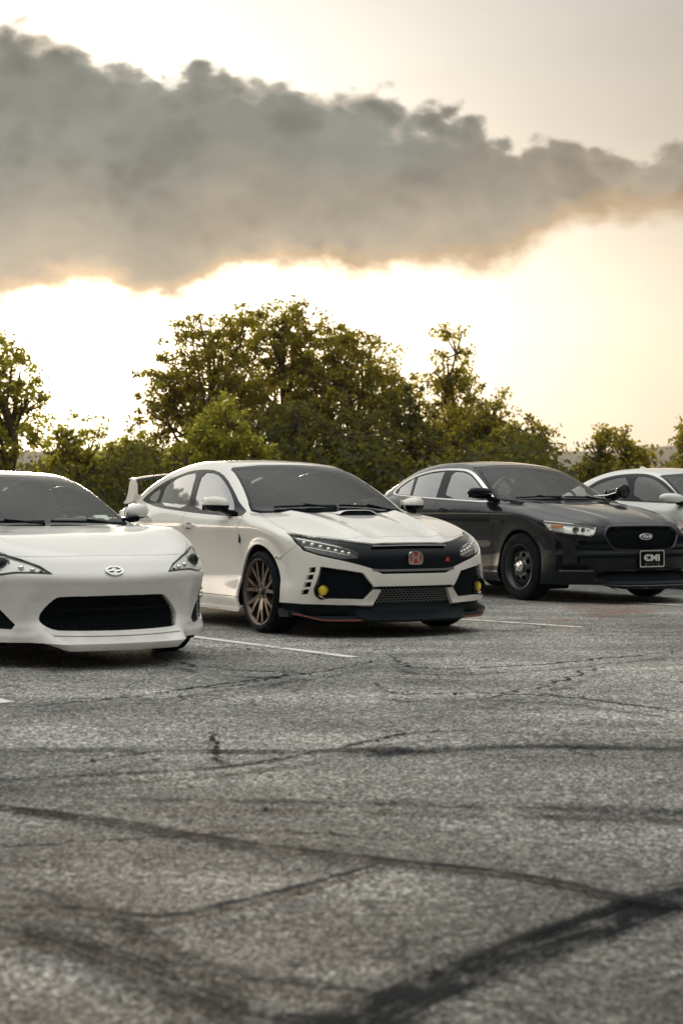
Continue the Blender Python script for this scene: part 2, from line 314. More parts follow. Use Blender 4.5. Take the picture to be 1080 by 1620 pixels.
REFL=pbr('lamp_reflector',(.78,.77,.74),.18,1.); LAMPW=pbr('pale_lamp_housing',(.86,.86,.84),.30,.25,coat=.6); AMBER=pbr('amber_lens',(.80,.24,.05),.25,coat=1.); YEL=pbr('yellow_lens',(.95,.66,.03),.18,coat=1.)
RED=pbr('red_enamel',(.62,.05,.025),.35,coat=.3); REDL=pbr('red_pinstripe',(.20,.04,.03),.45); WHT=pbr('white_print',(.85,.84,.80),.5); NAVY=pbr('dark_blue_enamel',(.015,.03,.09),.3,coat=.8)
SEAT=pbr('seat_cloth',(.022,.024,.026),.85,bump=(90,.4,.004)); DASH=pbr('dashboard_plastic',(.030,.032,.033),.6,bump=(140,.3,.002)); TRIMG=pbr('grey_trim',(.16,.16,.155),.45)
GL_W=glassm('windshield_glass',(.82,.87,.82),1.5,boost=.72); GL_S=glassm('tinted_side_glass',(.20,.21,.20),1.7,boost=2.6); GL_C=glassm('clear_side_glass',(.60,.62,.60),1.6,boost=2.8)
GL_D=glassm('dark_side_glass',(.04,.045,.045),1.6,boost=1.3); LENS=glassm('lamp_lens',(.93,.93,.91),1.45)
DISC=pbr('brake_disc',(.30,.29,.28),.35,.9)
# ---------------------------------------------------------------- object helpers
def link(o,parent=None):
    COL.objects.link(o)
    if parent: o.parent=parent
    return o
def mesh_obj(name,verts,faces,mat,parent=None,smooth=False,normals=None,mats=None,mi=None):
    me=bpy.data.meshes.new(name); me.from_pydata([tuple(map(float,v)) for v in verts],[],[tuple(f) for f in faces]); 
    for m_ in (mats or [mat]): me.materials.append(m_)
    if mi is not None: me.polygons.foreach_set('material_index',mi)
    if smooth or normals is not None: me.polygons.foreach_set('use_smooth',[True]*len(me.polygons))
    me.update()
    if normals is not None: me.normals_split_custom_set_from_vertices([tuple(map(float,v)) for v in normals])
    return link(bpy.data.objects.new(name,me),parent)
def bm_obj(name,bm,mat,parent=None,smooth=False,angle=None):
    me=bpy.data.meshes.new(name); bm.normal_update(); bm.to_mesh(me); bm.free(); me.materials.append(mat)
    if smooth: me.polygons.foreach_set('use_smooth',[True]*len(me.polygons))
    if angle: 
        me.polygons.foreach_set('use_smooth',[True]*len(me.polygons)); me.set_sharp_from_angle(angle=math.radians(angle))
    return link(bpy.data.objects.new(name,me),parent)
def tag(o,label=None,cat=None,group=None,kind=None):
    for k,v in (('label',label),('category',cat),('group',group),('kind',kind)):
        if v: o[k]=v
    return o
def empty(name,loc,rz=0):
    o=bpy.data.objects.new(name,None); o.location=loc; o.rotation_euler=(0,0,rz); COL.objects.link(o); return o
def bm_box(bm,c,s,rot=None,bev=0.,taper=None):
    M=Matrix.Translation(c)@(rot.to_4x4() if rot is not None else Matrix())@Matrix.Diagonal((*s,1))
    r=bmesh.ops.create_cube(bm,size=1.,matrix=M)
    if bev>0:
        es=list({e for v in r['verts'] for e in v.link_edges}); bmesh.ops.bevel(bm,geom=es,offset=bev,segments=2,profile=.6,affect='EDGES')
def bm_cyl(bm,a,b,r1,r2=None,seg=16,caps=True):
    a,b=Vector(a),Vector(b); d=b-a; r2=r1 if r2 is None else r2
    M=Matrix.Translation((a+b)/2)@d.to_track_quat('Z','Y').to_matrix().to_4x4()
    bmesh.ops.create_cone(bm,cap_ends=caps,segments=seg,radius1=r1,radius2=r2,depth=d.length,matrix=M)
def bm_lathe(bm,prof,seg=48,axis='Y',c=(0,0,0)):
    """prof: list of (axial, radius)"""
    rings=[]
    for a,r in prof:
        ring=[]
        for i in range(seg):
            t=2*math.pi*i/seg; x,z=r*math.cos(t),r*math.sin(t)
            ring.append(bm.verts.new((c[0]+x,c[1]+a,c[2]+z) if axis=='Y' else (c[0]+a,c[1]+x,c[2]+z)))
        rings.append(ring)
    for p,q in zip(rings,rings[1:]):
        for i in range(seg):
            j=(i+1)%seg
            try: bm.faces.new((p[i],p[j],q[j],q[i]))
            except ValueError: pass
def prism(bm,poly,axis,a,b):
    """extrude a 2-D polygon along an axis from a to b. axis X: poly=(y,z); Y: (x,z); Z: (x,y)"""
    f={'X':lambda p,t:(t,p[0],p[1]),'Y':lambda p,t:(p[0],t,p[1]),'Z':lambda p,t:(p[0],p[1],t)}[axis]
    A=[bm.verts.new(f(p,a)) for p in poly]; B=[bm.verts.new(f(p,b)) for p in poly]; n=len(poly)
    fs=[bm.faces.new(A),bm.faces.new(B[::-1])]
    for i in range(n): fs.append(bm.faces.new((A[i],B[i],B[(i+1)%n],A[(i+1)%n])))
    bmesh.ops.recalc_face_normals(bm,faces=fs)
def tube(bm,pts,r,seg=8):
    for p,q in zip(pts,pts[1:]): bm_cyl(bm,p,q,r,seg=seg)
    for p in pts[1:-1]: bmesh.ops.create_icosphere(bm,subdivisions=1,radius=r*1.01,matrix=Matrix.Translation(p))
def chaikin(P,n=2,closed=True):
    P=[tuple(p) for p in P]
    for _ in range(n):
        Q=[] if closed else [P[0]]
        for i in range(len(P) if closed else len(P)-1):
            a,b=P[i],P[(i+1)%len(P)]
            Q+=[tuple(.75*u+.25*v for u,v in zip(a,b)),tuple(.25*u+.75*v for u,v in zip(a,b))]
        if not closed: Q.append(P[-1])
        P=Q
    return P
def circ(cx,cy,r,n=40,a0=0,a1=2*math.pi): return [(cx+r*math.cos(a0+(a1-a0)*i/n),cy+r*math.sin(a0+(a1-a0)*i/n)) for i in range(n if a1-a0>6.28 else n+1)]
def inpoly(P,X,Y):
    P=np.asarray(P,float); r=np.zeros(X.shape,bool); j=len(P)-1
    for i in range(len(P)):
        xi,yi,xj,yj=*P[i],*P[j]
        c=((yi>Y)!=(yj>Y))
        with np.errstate(divide='ignore',invalid='ignore'): r^=c&(X<(xj-xi)*(Y-yi)/(yj-yi+1e-30)+xi)
        j=i
    return r
def text_mesh(txt,size,mat,name,parent,loc,rot,ext=.0015,font_scale=(1,1),shear=0,bold=0):
    c=bpy.data.curves.new(name,'FONT'); c.body=txt; c.size=size; c.extrude=ext; c.align_x='CENTER'; c.align_y='CENTER'; c.shear=shear; c.offset=bold; c.resolution_u=2
    o=bpy.data.objects.new('tmp',c); me=bpy.data.meshes.new_from_object(o); bpy.data.objects.remove(o)
    me.name=name; me.materials.clear(); me.materials.append(mat)
    o=bpy.data.objects.new(name,me); link(o,parent); o.location=loc; o.rotation_euler=rot; o.scale=(font_scale[0],font_scale[1],1); return o
# ---------------------------------------------------------------- car shell: half lattice shrunk on to the shape, then cut along panel outlines
def vroot(f,lo,hi,n=36):
    lo=np.array(lo,float);hi=np.array(hi,float)
    for _ in range(n):
        m=(lo+hi)/2; i=f(m)<0; lo=np.where(i,m,lo); hi=np.where(i,hi,m)
    return (lo+hi)/2
def lattice(s,nx=190,ny=34,nv=46):
    idx={}; P=[]
    g=np.linspace(0,1,nx+1); U=1-(1-g)**1.0; U=U+.12*np.sin(np.pi*U)*(1)     # a little denser at the nose
    U=(U-U[0])/(U[-1]-U[0])
    def ye_(x):
        h=s.ct(x)-s.bt(x); c=sstep(.03,.30,h)
        zz=s.ct(x)-.07
        yc=s.cw(x)-s.cab_tum*np.maximum(zz-s.belt_ref,0)-.28*np.maximum(zz-s.belt_ref,0)**2
        return (1-c)*.93*s.w(x)+c*yc
    zt0=float(s.bt(np.array(.8)))
    def xu(u,y,z): 
        a=s.tail(y,z); b=s.nose(y,z); return a+(b-a)*u
    uu,_=np.meshgrid(U,[0],indexing='ij'); uu=uu[:,0]
    ze=np.full(nx+1,.6); xe=xu(uu,np.full(nx+1,.82),ze)
    yedge=ye_(xe); xe=xu(uu,yedge,ze); yedge=ye_(xe)
    # top
    T=np.zeros((nx+1,ny+1,3))
    for j in range(ny+1):
        y=yedge*j/ny; x=xu(uu,y,ze); x=x-.02*(uu-.5)*2
        z=vroot(lambda m:s.F(x,y,m),np.full(nx+1,.35),np.full(nx+1,2.0))
        T[:,j]=np.stack([x,y,z],1)
    S_=np.zeros((nx+1,nv+1,3))
    for k in range(nv+1):
        t=k/nv; z=s.zb+(T[:,ny,2]-s.zb)*t
        x=T[:,ny,0]
        y=vroot(lambda m:s.F(x,m,z),np.zeros(nx+1),np.full(nx+1,1.4)) if k<nv else T[:,ny,1]
        S_[:,k]=np.stack([x,y,z],1)
    def cap(i,sgn):
        N=np.zeros((ny+1,nv+1,3))
        for j in range(ny+1):
            for k in range(nv+1):
                y=S_[i,k,1]*j/ny; zt=T[i,j,2]; z=s.zb+(zt-s.zb)*k/nv
                N[j,k]=(0,y,z)
        Y,Z=N[...,1],N[...,2]
        if sgn>0: X=vroot(lambda m:s.F(m,Y,Z),np.zeros(Y.shape),np.full(Y.shape,1.6))
        else: X=-vroot(lambda m:s.F(-m,Y,Z),np.full(Y.shape,2.0),np.full(Y.shape,4.8))
        N[...,0]=X; N[ny]=S_[i]; N[:,nv]=T[i]
        return N
    Nn=cap(nx,1); Nt=cap(0,-1)
    def vid(key,co):
        if key not in idx: idx[key]=len(P); P.append(co)
        return idx[key]
    faces=[]
    tid=lambda i,j: vid(('T',i,j),T[i,j])
    sid=lambda i,k: tid(i,ny) if k==nv else vid(('S',i,k),S_[i,k])
    def nid(j,k,i,N,tagc):
        if k==nv: return tid(i,j)
        if j==ny: return sid(i,k)
        return vid((tagc,j,k),N[j,k])
    for i in range(nx):
        for j in range(ny): faces.append((tid(i,j),tid(i+1,j),tid(i+1,j+1),tid(i,j+1)))
        for k in range(nv): faces.append((sid(i,k+1),sid(i+1,k+1),sid(i+1,k),sid(i,k)))
    for j in range(ny):
        for k in range(nv):
            faces.append((nid(j,k,nx,Nn,'N'),nid(j+1,k,nx,Nn,'N'),nid(j+1,k+1,nx,Nn,'N'),nid(j,k+1,nx,Nn,'N')))
            faces.append((nid(j,k+1,0,Nt,'R'),nid(j+1,k+1,0,Nt,'R'),nid(j+1,k,0,Nt,'R'),nid(j,k,0,Nt,'R')))
    P=np.array(P,float); Fq=np.array(faces)
    E=np.unique(np.sort(np.concatenate([Fq[:,[0,1]],Fq[:,[1,2]],Fq[:,[2,3]],Fq[:,[3,0]]]),1),axis=0)
    deg=np.zeros(len(P)); np.add.at(deg,E.ravel(),1)
    mid=P[:,1]<1e-6; bot=P[:,2]<s.zb+1e-6
    def newton(P,k):
        for _ in range(k):
            g=s.grad(P); f=s.F(*P.T); st=-(f/np.maximum((g*g).sum(1),1e-3))[:,None]*g
            l=np.linalg.norm(st,axis=1,keepdims=True); st*=np.minimum(1,.03/np.maximum(l,1e-9))
            P=P+st; P[mid,1]=0; P[bot,2]=s.zb
        return P
    P=newton(P,3)
    for it in range(14):
        A=np.zeros_like(P); np.add.at(A,E[:,0],P[E[:,1]]); np.add.at(A,E[:,1],P[E[:,0]]); A/=deg[:,None]
        lam=.5
        Q=P+lam*(A-P); Q[mid,1]=0; Q[bot]=P[bot]
        P=newton(Q,1)
    P=newton(P,3)
    return P,Fq
AX={'S':(0,2),'F':(1,2),'T':(0,1)}
def cut_poly(bm,poly,proj,cond,closed=True):
    a,b=AX[proj]; pl=np.array(poly,float); mn=pl.min(0)-.01; mx=pl.max(0)+.01
    def bb(f):
        A=[v.co[a] for v in f.verts]; B=[v.co[b] for v in f.verts]; return min(A),max(A),min(B),max(B)
    L={}
    for f in bm.faces:
        c=f.calc_center_median()
        if mn[0]-.05<c[a]<mx[0]+.05 and mn[1]-.05<c[b]<mx[1]+.05 and cond(c,f.normal): L[f]=bb(f)
    n=len(pl)
    for i in range(n if closed else n-1):
        p,q=pl[i],pl[(i+1)%n]; d=q-p
        if np.hypot(*d)<1e-6: continue
        x0,x1=min(p[0],q[0])-1e-4,max(p[0],q[0])+1e-4; y0,y1=min(p[1],q[1])-1e-4,max(p[1],q[1])+1e-4
        sub=[f for f,(u0,u1,v0,v1) in L.items() if u1>x0 and u0<x1 and v1>y0 and v0<y1]
        if not sub: continue
        no=[0,0,0]; no[a]=d[1]; no[b]=-d[0]; co=[0,0,0]; co[a]=p[0]; co[b]=p[1]
        es={e for f in sub for e in f.edges}; vs={v for f in sub for v in f.verts}
        # note neighbours: their edges may be split but they stay valid ngons
        r=bmesh.ops.bisect_plane(bm,geom=sub+list(es)+list(vs),dist=1e-5,plane_co=co,plane_no=Vector(no).normalized())
        for f in sub: L.pop(f,None)
        for g in r['geom']:
            if isinstance(g,bmesh.types.BMFace) and g.is_valid: L[g]=bb(g)
class Shell:
    def __init__(s,shape,regions):
        """regions: (name, proj, polygon on y>=0, cond, ...) first match wins when a face is claimed"""
        s.shape=shape
        P,Fq=lattice(shape)
        bm=bmesh.new(); vs=[bm.verts.new(p) for p in P]
        for f in Fq:
            try: bm.faces.new([vs[i] for i in f])
            except ValueError: pass
        bm.normal_update()
        done=set()
        for name,proj,poly,cond in regions:
            cut_poly(bm,poly,proj,cond)
        bm.normal_update(); bm.verts.index_update()
        s.V=np.array([v.co[:] for v in bm.verts]); 
        s.faces=[[v.index for v in f.verts] for f in bm.faces]
        s.C=np.array([f.calc_center_median()[:] for f in bm.faces]); s.FN=np.array([f.normal[:] for f in bm.faces])
        bm.free()
        g=shape.grad(s.V); g[np.abs(s.V[:,1])<1e-5,1]=0; s.N=g/np.maximum(np.linalg.norm(g,axis=1,keepdims=True),1e-9)
        s.reg=np.full(len(s.faces),-1); s.names=[]
        for k,(name,proj,poly,cond) in enumerate(regions):
            a,b=AX[proj]
            ins=inpoly(poly,s.C[:,a],s.C[:,b])&(s.reg<0)
            ii=np.nonzero(ins)[0]
            for i in ii:
                if cond(Vector(s.C[i]),Vector(s.FN[i])): s.reg[i]=k
            s.names.append(name)
        s.pts=s.V
    def sel(s,names):
        names=[names] if isinstance(names,str) else names
        ks=[k for k,n in enumerate(s.names) if n in names]
        m=np.isin(s.reg,ks)
        if 'rest' in names: m|=s.reg<0
        return m
    def part(s,oname,names,side,mat,parent,gap=.0034,flange=.02,off=0.,inward=None,mask=None,fmat=None,extra=None,direction=None):
        """side: +1, -1 or 0 (both halves joined over the middle)"""
        m=s.sel(names)
        if mask is not None: m&=mask
        fi=np.nonzero(m)[0]
        if not len(fi): return None
        V=[];N=[];F=[];mp={}
        def vi(i,sg):
            key=(i,sg) if abs(s.V[i,1])>1e-5 else (i,0)
            if key not in mp:
                mp[key]=len(V); v=s.V[i].copy(); n=s.N[i].copy()
                if sg<0: v[1]*=-1; n[1]*=-1
                V.append(v); N.append(n)
            return mp[key]
        for sg in ((1,-1) if side==0 else (side,)):
            for i in fi:
                q=[vi(j,sg) for j in s.faces[i]]
                F.append(q if sg>0 else q[::-1])
        V=np.array(V);N=np.array(N)
        cnt={}
        for q in F:
            for a,b in zip(q,q[1:]+q[:1]): cnt[(a,b)]=1
        be=[(a,b) for (a,b) in cnt if (b,a) not in cnt]
        inn=np.zeros_like(V)
        for a,b in be:
            d=V[b]-V[a]; nn=np.cross((N[a]+N[b])/2,d); l=np.linalg.norm(nn)
            if l>1e-9: nn/=l; inn[a]+=nn; inn[b]+=nn
        bv=sorted({v for e in be for v in e})
        l=np.linalg.norm(inn,axis=1,keepdims=True); inn=np.where(l>1e-6,inn/np.maximum(l,1e-6),0)
        W_=V.copy(); W_[bv]+=inn[bv]*gap
        D=np.array(direction,float) if direction is not None else None
        W_=W_+(N*off if D is None else D*off)
        faces=[list(q) for q in F]; VV=list(W_); NN=list(N); mi=[0]*len(faces)
        if flange:
            top={};botm={}
            for v in bv:
                top[v]=len(VV); VV.append(W_[v]); NN.append(-inn[v]*.8+N[v]*.4)
                botm[v]=len(VV); VV.append(W_[v]-(N[v] if D is None else -D)*flange); NN.append(-inn[v])
            for a,b in be: faces.append([top[b],top[a],botm[a],botm[b]]); mi.append(1 if fmat else 0)
        NN=np.array(NN); NN/=np.maximum(np.linalg.norm(NN,axis=1,keepdims=True),1e-9)
        o=mesh_obj(oname,VV,faces,mat,parent,normals=NN,mats=[mat]+([fmat] if fmat else []),mi=mi)
        return o
def hexmesh(s_shape,poly,cell,wire,depth,mat,parent,name,sign=1,ymir=False,off=.03,squash=.6):
    """honeycomb of thin bars lying a little behind the bodywork; poly in (y,z)"""
    P=np.array(poly); y0,z0=P.min(0);y1,z1=P.max(0)
    bm=bmesh.new(); rows=int((z1-z0)/(cell*squash))+2; cols=int((y1-y0)/cell)+2
    segs=set()
    for r in range(-1,rows):
        for c in range(-1,cols):
            cx=y0+(c+(.5 if r%2 else 0))*cell; cz=z0+r*cell*squash*1.0
            h=cell*squash
            pts=[(cx,cz+h*.66),(cx+cell/2,cz+h*.33),(cx+cell/2,cz-h*.33),(cx,cz-h*.66)]
            for a,b in zip(pts,pts[1:]): segs.add((round(a[0],4),round(a[1],4),round(b[0],4),round(b[1],4)))
    S=np.array(sorted(segs)); m=inpoly(P,(S[:,0]+S[:,2])/2,(S[:,1]+S[:,3])/2); S=S[m]
    ya=S[:,[0,2]].ravel(); za=S[:,[1,3]].ravel()
    X=vroot(lambda q:s_shape.F(q,ya,za),np.full(ya.shape,.2),np.full(ya.shape,1.4))-off
    V=[];F=[]
    for i in range(len(S)):
        a=Vector((X[2*i],ya[2*i]*sign,za[2*i])); b=Vector((X[2*i+1],ya[2*i+1]*sign,za[2*i+1])); d=(b-a).normalized(); u=Vector((1,0,0)).cross(d).normalized()*wire/2; w_=Vector((depth,0,0)); k=len(V)
        V+=[a-u,a+u,b+u,b-u,a-u-w_,a+u-w_,b+u-w_,b-u-w_]
        F+=[(k,k+1,k+2,k+3),(k,k+4,k+5,k+1),(k+3,k+2,k+6,k+7)]
    bm.free()
    o=mesh_obj(name,V,F,mat,parent); o['kind']='stuff'; return o
def surf(shape,y,z,off=0.):
    """point on the nose at (y,z)"""
    x=float(vroot(lambda q:shape.F(q,np.array([abs(y)]),np.array([z])),np.array([.1]),np.array([1.5]))[0]); return Vector((x+off,y,z))
def surf_side(shape,x,z,sgn=-1,off=0.):
    y=float(vroot(lambda q:shape.F(np.array([x]),q,np.array([z])),np.array([.0]),np.array([1.5]))[0]); return Vector((x,sgn*(y+off),z))
def surf_top(shape,x,y,off=0.):
    z=float(vroot(lambda q:shape.F(np.array([x]),np.array([abs(y)]),q),np.array([.4]),np.array([1.9]))[0]); return Vector((x,y,z+off))
def surf_n(shape,p):
    g=shape.grad(np.array([[p[0],abs(p[1]),p[2]]]))[0]; v=Vector(g).normalized()
    if p[1]<0: v.y*=-1
    return v
# ---------------------------------------------------------------- wheels
def wheel(parent,x,y,R,width,rim_r,style,sgn,steer=0.):
    """sgn +1 left side, -1 right side; outer face towards sgn*y"""
    wo=bpy.data.objects.new('wheel',None); link(wo,parent); wo.location=(x,y,R); wo.rotation_euler=(0,0,steer)
    h=width/2; s=sgn
    bm=bmesh.new()
    pr=[(-h*.80,rim_r),(-h*.97,rim_r+.02),(-h*1.0,rim_r+(R-rim_r)*.5),(-h*.93,R-.022),(-h*.80,R-.006),(-h*.5,R-.001),(0,R),(h*.5,R-.001),(h*.80,R-.006),(h*.93,R-.022),(h*1.0,rim_r+(R-rim_r)*.5),(h*.97,rim_r+.02),(h*.80,rim_r)]
    bm_lathe(bm,pr,64)
    for g in (-.45,-.15,.15,.45):      # tread grooves as real ribs
        bm_lathe(bm,[(h*g-.005,R-.001),(h*g-.005,R+.003),(h*(g+.22)-.012,R+.003),(h*(g+.22)-.012,R-.001)],64)
    bmesh.ops.recalc_face_normals(bm,faces=bm.faces); bm_obj('tyre',bm,RUB,wo,angle=35)
    bm=bmesh.new(); f=lambda a:a*s
    if style=='spoke':
        bm_lathe(bm,[(f(-h*.8),rim_r-.006),(f(-h*.6),rim_r-.035),(f(h*.1),rim_r-.045),(f(h*.62),rim_r-.030),(f(h*.80),rim_r-.012),(f(h*.93),rim_r-.004),(f(h*.95),rim_r+.006),(f(h*.80),rim_r+.008)],64)
        bmesh.ops.recalc_face_normals(bm,faces=bm.faces); bm_obj('rim_barrel',bm,STEELB,wo,angle=30); bm=bmesh.new()
        bm_lathe(bm,[(f(h*.74),rim_r-.020),(f(h*.86),rim_r-.014),(f(h*.95),rim_r-.002),(f(h*.97),rim_r+.007),(f(h*.90),rim_r+.008)],64)
        nsp=7; hubr=.068
        for k in range(nsp):
            a0=2*math.pi*k/nsp+.22
            for dlt in (-.20,.20):
                t0,t1=a0+dlt*.42,a0+dlt
                p=[]
                for (t,r,dep) in ((t0,hubr*.7,h*.70),(t0+(t1-t0)*.5,rim_r*.55,h*.80),(t1,rim_r-.020,h*.86)):
                    p.append(Vector((r*math.cos(t),f(dep),r*math.sin(t))))
                for q,(u,v) in enumerate(zip(p,p[1:])):
                    d=(v-u).normalized(); ww=Vector((-d.z,0,d.x)).normalized()*(.013 if q else .016); dd=Vector((0,-f(.026),0))
                    vs=[bm.verts.new(c) for c in (u-ww*1.2,u+ww*1.2,v+ww*.85,v-ww*.85,u-ww+dd,u+ww+dd,v+ww+dd,v-ww+dd)]
                    for fc in ((0,1,2,3),(0,4,5,1),(1,5,6,2),(2,6,7,3),(3,7,4,0)): bm.faces.new([vs[i] for i in fc])
        bm_lathe(bm,[(f(h*.2),.075),(f(h*.66),.075),(f(h*.74),.062),(f(h*.70),.036),(f(h*.70),.0)],32)
        bmesh.ops.recalc_face_normals(bm,faces=bm.faces); bm_obj('rim',bm,BRONZE,wo,angle=30)
        bm=bmesh.new(); bm_lathe(bm,[(f(h*.70),.034),(f(h*.78),.032),(f(h*.82),.022),(f(h*.82),0)],24); bm_obj('hub_cap',bm,STEELB,wo,angle=40)
        bm=bmesh.new()
        for k in range(5):
            t=2*math.pi*k/5+.4; c=(.053*math.cos(t),f(h*.70),.053*math.sin(t)); bm_cyl(bm,c,(c[0],f(h*.70+.018),c[2]),.009,.008,6)
        bm_obj('lug_nuts',bm,DISC,wo)['kind']='stuff'
        bm=bmesh.new(); bm_lathe(bm,[(f(h*.0),.07),(f(h*.0),.165),(f(-h*.12),.165),(f(-h*.12),.07)],40); bm_obj('brake_disc',bm,DISC,wo,angle=40)
    elif style=='steel':
        bm_lathe(bm,[(f(-h*.8),rim_r-.006),(f(-h*.6),rim_r-.035),(f(h*.1),rim_r-.045),(f(h*.55),rim_r-.032),(f(h*.82),rim_r-.014),(f(h*.93),rim_r-.004),(f(h*.95),rim_r+.007),(f(h*.80),rim_r+.008)],64)
        # pressed disc with eight windows
        nseg=80; rad=[.035,.075,.098,.110,.128,.160,.172,rim_r-.030]; dep=[.60,.62,.70,.74,.70,.60,.50,.30]
        rings=[[bm.verts.new((r*math.cos(2*math.pi*i/nseg),f(h*d),r*math.sin(2*math.pi*i/nseg))) for i in range(nseg)] for r,d in zip(rad,dep)]
        for a in range(len(rad)-1):
            for i in range(nseg):
                if a in (3,4) and (i%10) in (3,4,5,6,7): continue
                j=(i+1)%nseg; bm.faces.new((rings[a][i],rings[a][j],rings[a+1][j],rings[a+1][i]))
        bmesh.ops.recalc_face_normals(bm,faces=bm.faces); o=bm_obj('rim',bm,STEELB,wo,angle=40)
        md=o.modifiers.new('solid','SOLIDIFY'); md.thickness=.006
        bm=bmesh.new(); bm_lathe(bm,[(f(h*.60),.066),(f(h*.84),.062),(f(h*.92),.052),(f(h*.94),.030),(f(h*1.02),.026),(f(h*1.03),0)],40)
        for k in range(5):
            t=2*math.pi*k/5+.3; c=(.048*math.cos(t),f(h*.90),.048*math.sin(t)); bm_cyl(bm,c,(c[0],f(h*.90+.016),c[2]),.012,.010,8)
        bm_obj('hub_cap',bm,CHROME,wo,angle=35)
    else:
        bm_lathe(bm,[(f(-h*.8),rim_r-.006),(f(-h*.6),rim_r-.035),(f(h*.1),rim_r-.045),(f(h*.62),rim_r-.030),(f(h*.90),rim_r-.004),(f(h*.92),rim_r+.006)],48)
        for k in range(10):
            t=2*math.pi*k/10; u=Vector((.04*math.cos(t),f(h*.7),.04*math.sin(t))); v=Vector(((rim_r-.02)*math.cos(t),f(h*.8),(rim_r-.02)*math.sin(t))); bm_cyl(bm,u,v,.016,.012,6)
        bmesh.ops.recalc_face_normals(bm,faces=bm.faces); bm_obj('rim',bm,TRIMG,wo,angle=30)
        bm=bmesh.new(); bm_lathe(bm,[(f(h*.6),.06),(f(h*.85),.055),(f(h*.9),.0)],24); bm_obj('hub_cap',bm,TRIMG,wo,angle=40)
    return wo
def arches(parent,shape,R,ys=.52):
    for ax in shape.axle:
        for s in (1,-1):
            bm=bmesh.new(); r=shape.arch_r+.004; seg=28; a0,a1=math.radians(-35),math.radians(215)
            rings=[]
            for y in (ys,shape.w(ax)-.045):
                rings.append([bm.verts.new((ax+r*math.cos(a0+(a1-a0)*i/seg),s*float(y),shape.wr+r*math.sin(a0+(a1-a0)*i/seg))) for i in range(seg+1)])
            for i in range(seg): bm.faces.new((rings[0][i],rings[0][i+1],rings[1][i+1],rings[1][i]))
            bm.faces.new(rings[0])
            bm_obj('wheel_arch_liner',bm,DARK,parent)
def cabin(parent,shape,dx=0.,zf=.3,belt=.95,seatw=.24,rear=True,head=True,wheel_y=.36,rx=-2.15,cage=False):
    """seats, dashboard and steering wheel seen through the glass"""
    def seat(x,y,name='front_seat'):
        o=bpy.data.objects.new(name,None); link(o,parent); o.location=(x,y,zf)
        bm=bmesh.new(); bm_box(bm,(0,0,.17),(.50,.50,.16),Matrix.Rotation(math.radians(-6),3,'Y'),.05); bm_obj('seat_cushion',bm,SEAT,o,angle=50)
        bm=bmesh.new(); bm_box(bm,(-.33,0,.50),(.13,.48,.60),Matrix.Rotation(math.radians(-16),3,'Y'),.055)
        for s in (1,-1): bm_box(bm,(-.26,s*.21,.48),(.15,.08,.48),Matrix.Rotation(math.radians(-16),3,'Y'),.03)
        bm_obj('backrest',bm,SEAT,o,angle=50)
        bm=bmesh.new(); bm_box(bm,(-.43,0,.87),(.10,.26,.19),Matrix.Rotation(math.radians(-10),3,'Y'),.045); bm_cyl(bm,(-.42,.06,.70),(-.43,.06,.86),.008); bm_cyl(bm,(-.42,-.06,.70),(-.43,-.06,.86),.008); bm_obj('headrest',bm,SEAT,o,angle=50)
    for s in (1,-1): seat(-1.22+dx,s*.36)
    if rear:
        bm=bmesh.new(); bm_box(bm,(rx+.2,0,zf+.15),(.5,1.2,.16),None,.05); bm_box(bm,(rx-.12,0,zf+.42),(.14,1.2,.55),Matrix.Rotation(math.radians(-22),3,'Y'),.05)
        for s in (1,-1): bm_box(bm,(rx-.25,s*.36,zf+.74),(.09,.24,.13),Matrix.Rotation(math.radians(-18),3,'Y'),.04)
        bm_obj('rear_seat',bm,SEAT,parent,angle=50)
    # dashboard with binnacle
    bm=bmesh.new(); xb=float(dx)
    prof=[(-.30+xb,belt-.02),(-.45+xb,belt+.0),(-.62+xb,belt+.005),(-.72+xb,belt-.03),(-.76+xb,belt-.12),(-.70+xb,belt-.3),(-.60+xb,belt-.5),(-.30+xb,belt-.5)]
    prism(bm,prof,'Y',-.68,.68); bm_box(bm,(-.68+xb,wheel_y,belt+.015),(.16,.36,.07),None,.03); bm_obj('dashboard',bm,DASH,parent,angle=35)
    bm=bmesh.new(); c=Vector((-.90+xb,wheel_y,belt-.06)); ax_=Vector((-1,0,.42)).normalized()
    q=ax_.to_track_quat('Z','Y').to_matrix(); n=28; pts=[c+q@Vector((.185*math.cos(2*math.pi*i/n),.185*math.sin(2*math.pi*i/n),0)) for i in range(n+1)]
    tube(bm,pts,.015,8)
    for t in (0,math.pi,math.pi*1.5): bm_cyl(bm,c,c+q@Vector((.18*math.cos(t),.18*math.sin(t),0)),.016,.012,8)
    bm_cyl(bm,c+ax_*.02,c-ax_*.03,.055,.06,16); bm_cyl(bm,c,c-ax_*.25,.03,.03,10)
    bm_obj('steering_wheel',bm,PLAST,parent,smooth=True)
    pm=surf_top(shape,float(-1.0+dx if belt>.93 else -.98),0,-.06)
    bm=bmesh.new(); bm_box(bm,(pm.x-.04,0,pm.z-.03),(.02,.25,.065),Matrix.Rotation(math.radians(12),3,'Y'),.008); bm_cyl(bm,(pm.x-.03,0,pm.z-.02),(pm.x+.02,0,pm.z+.045),.008); bm_obj('rear_view_mirror',bm,PLAST,parent,angle=40)
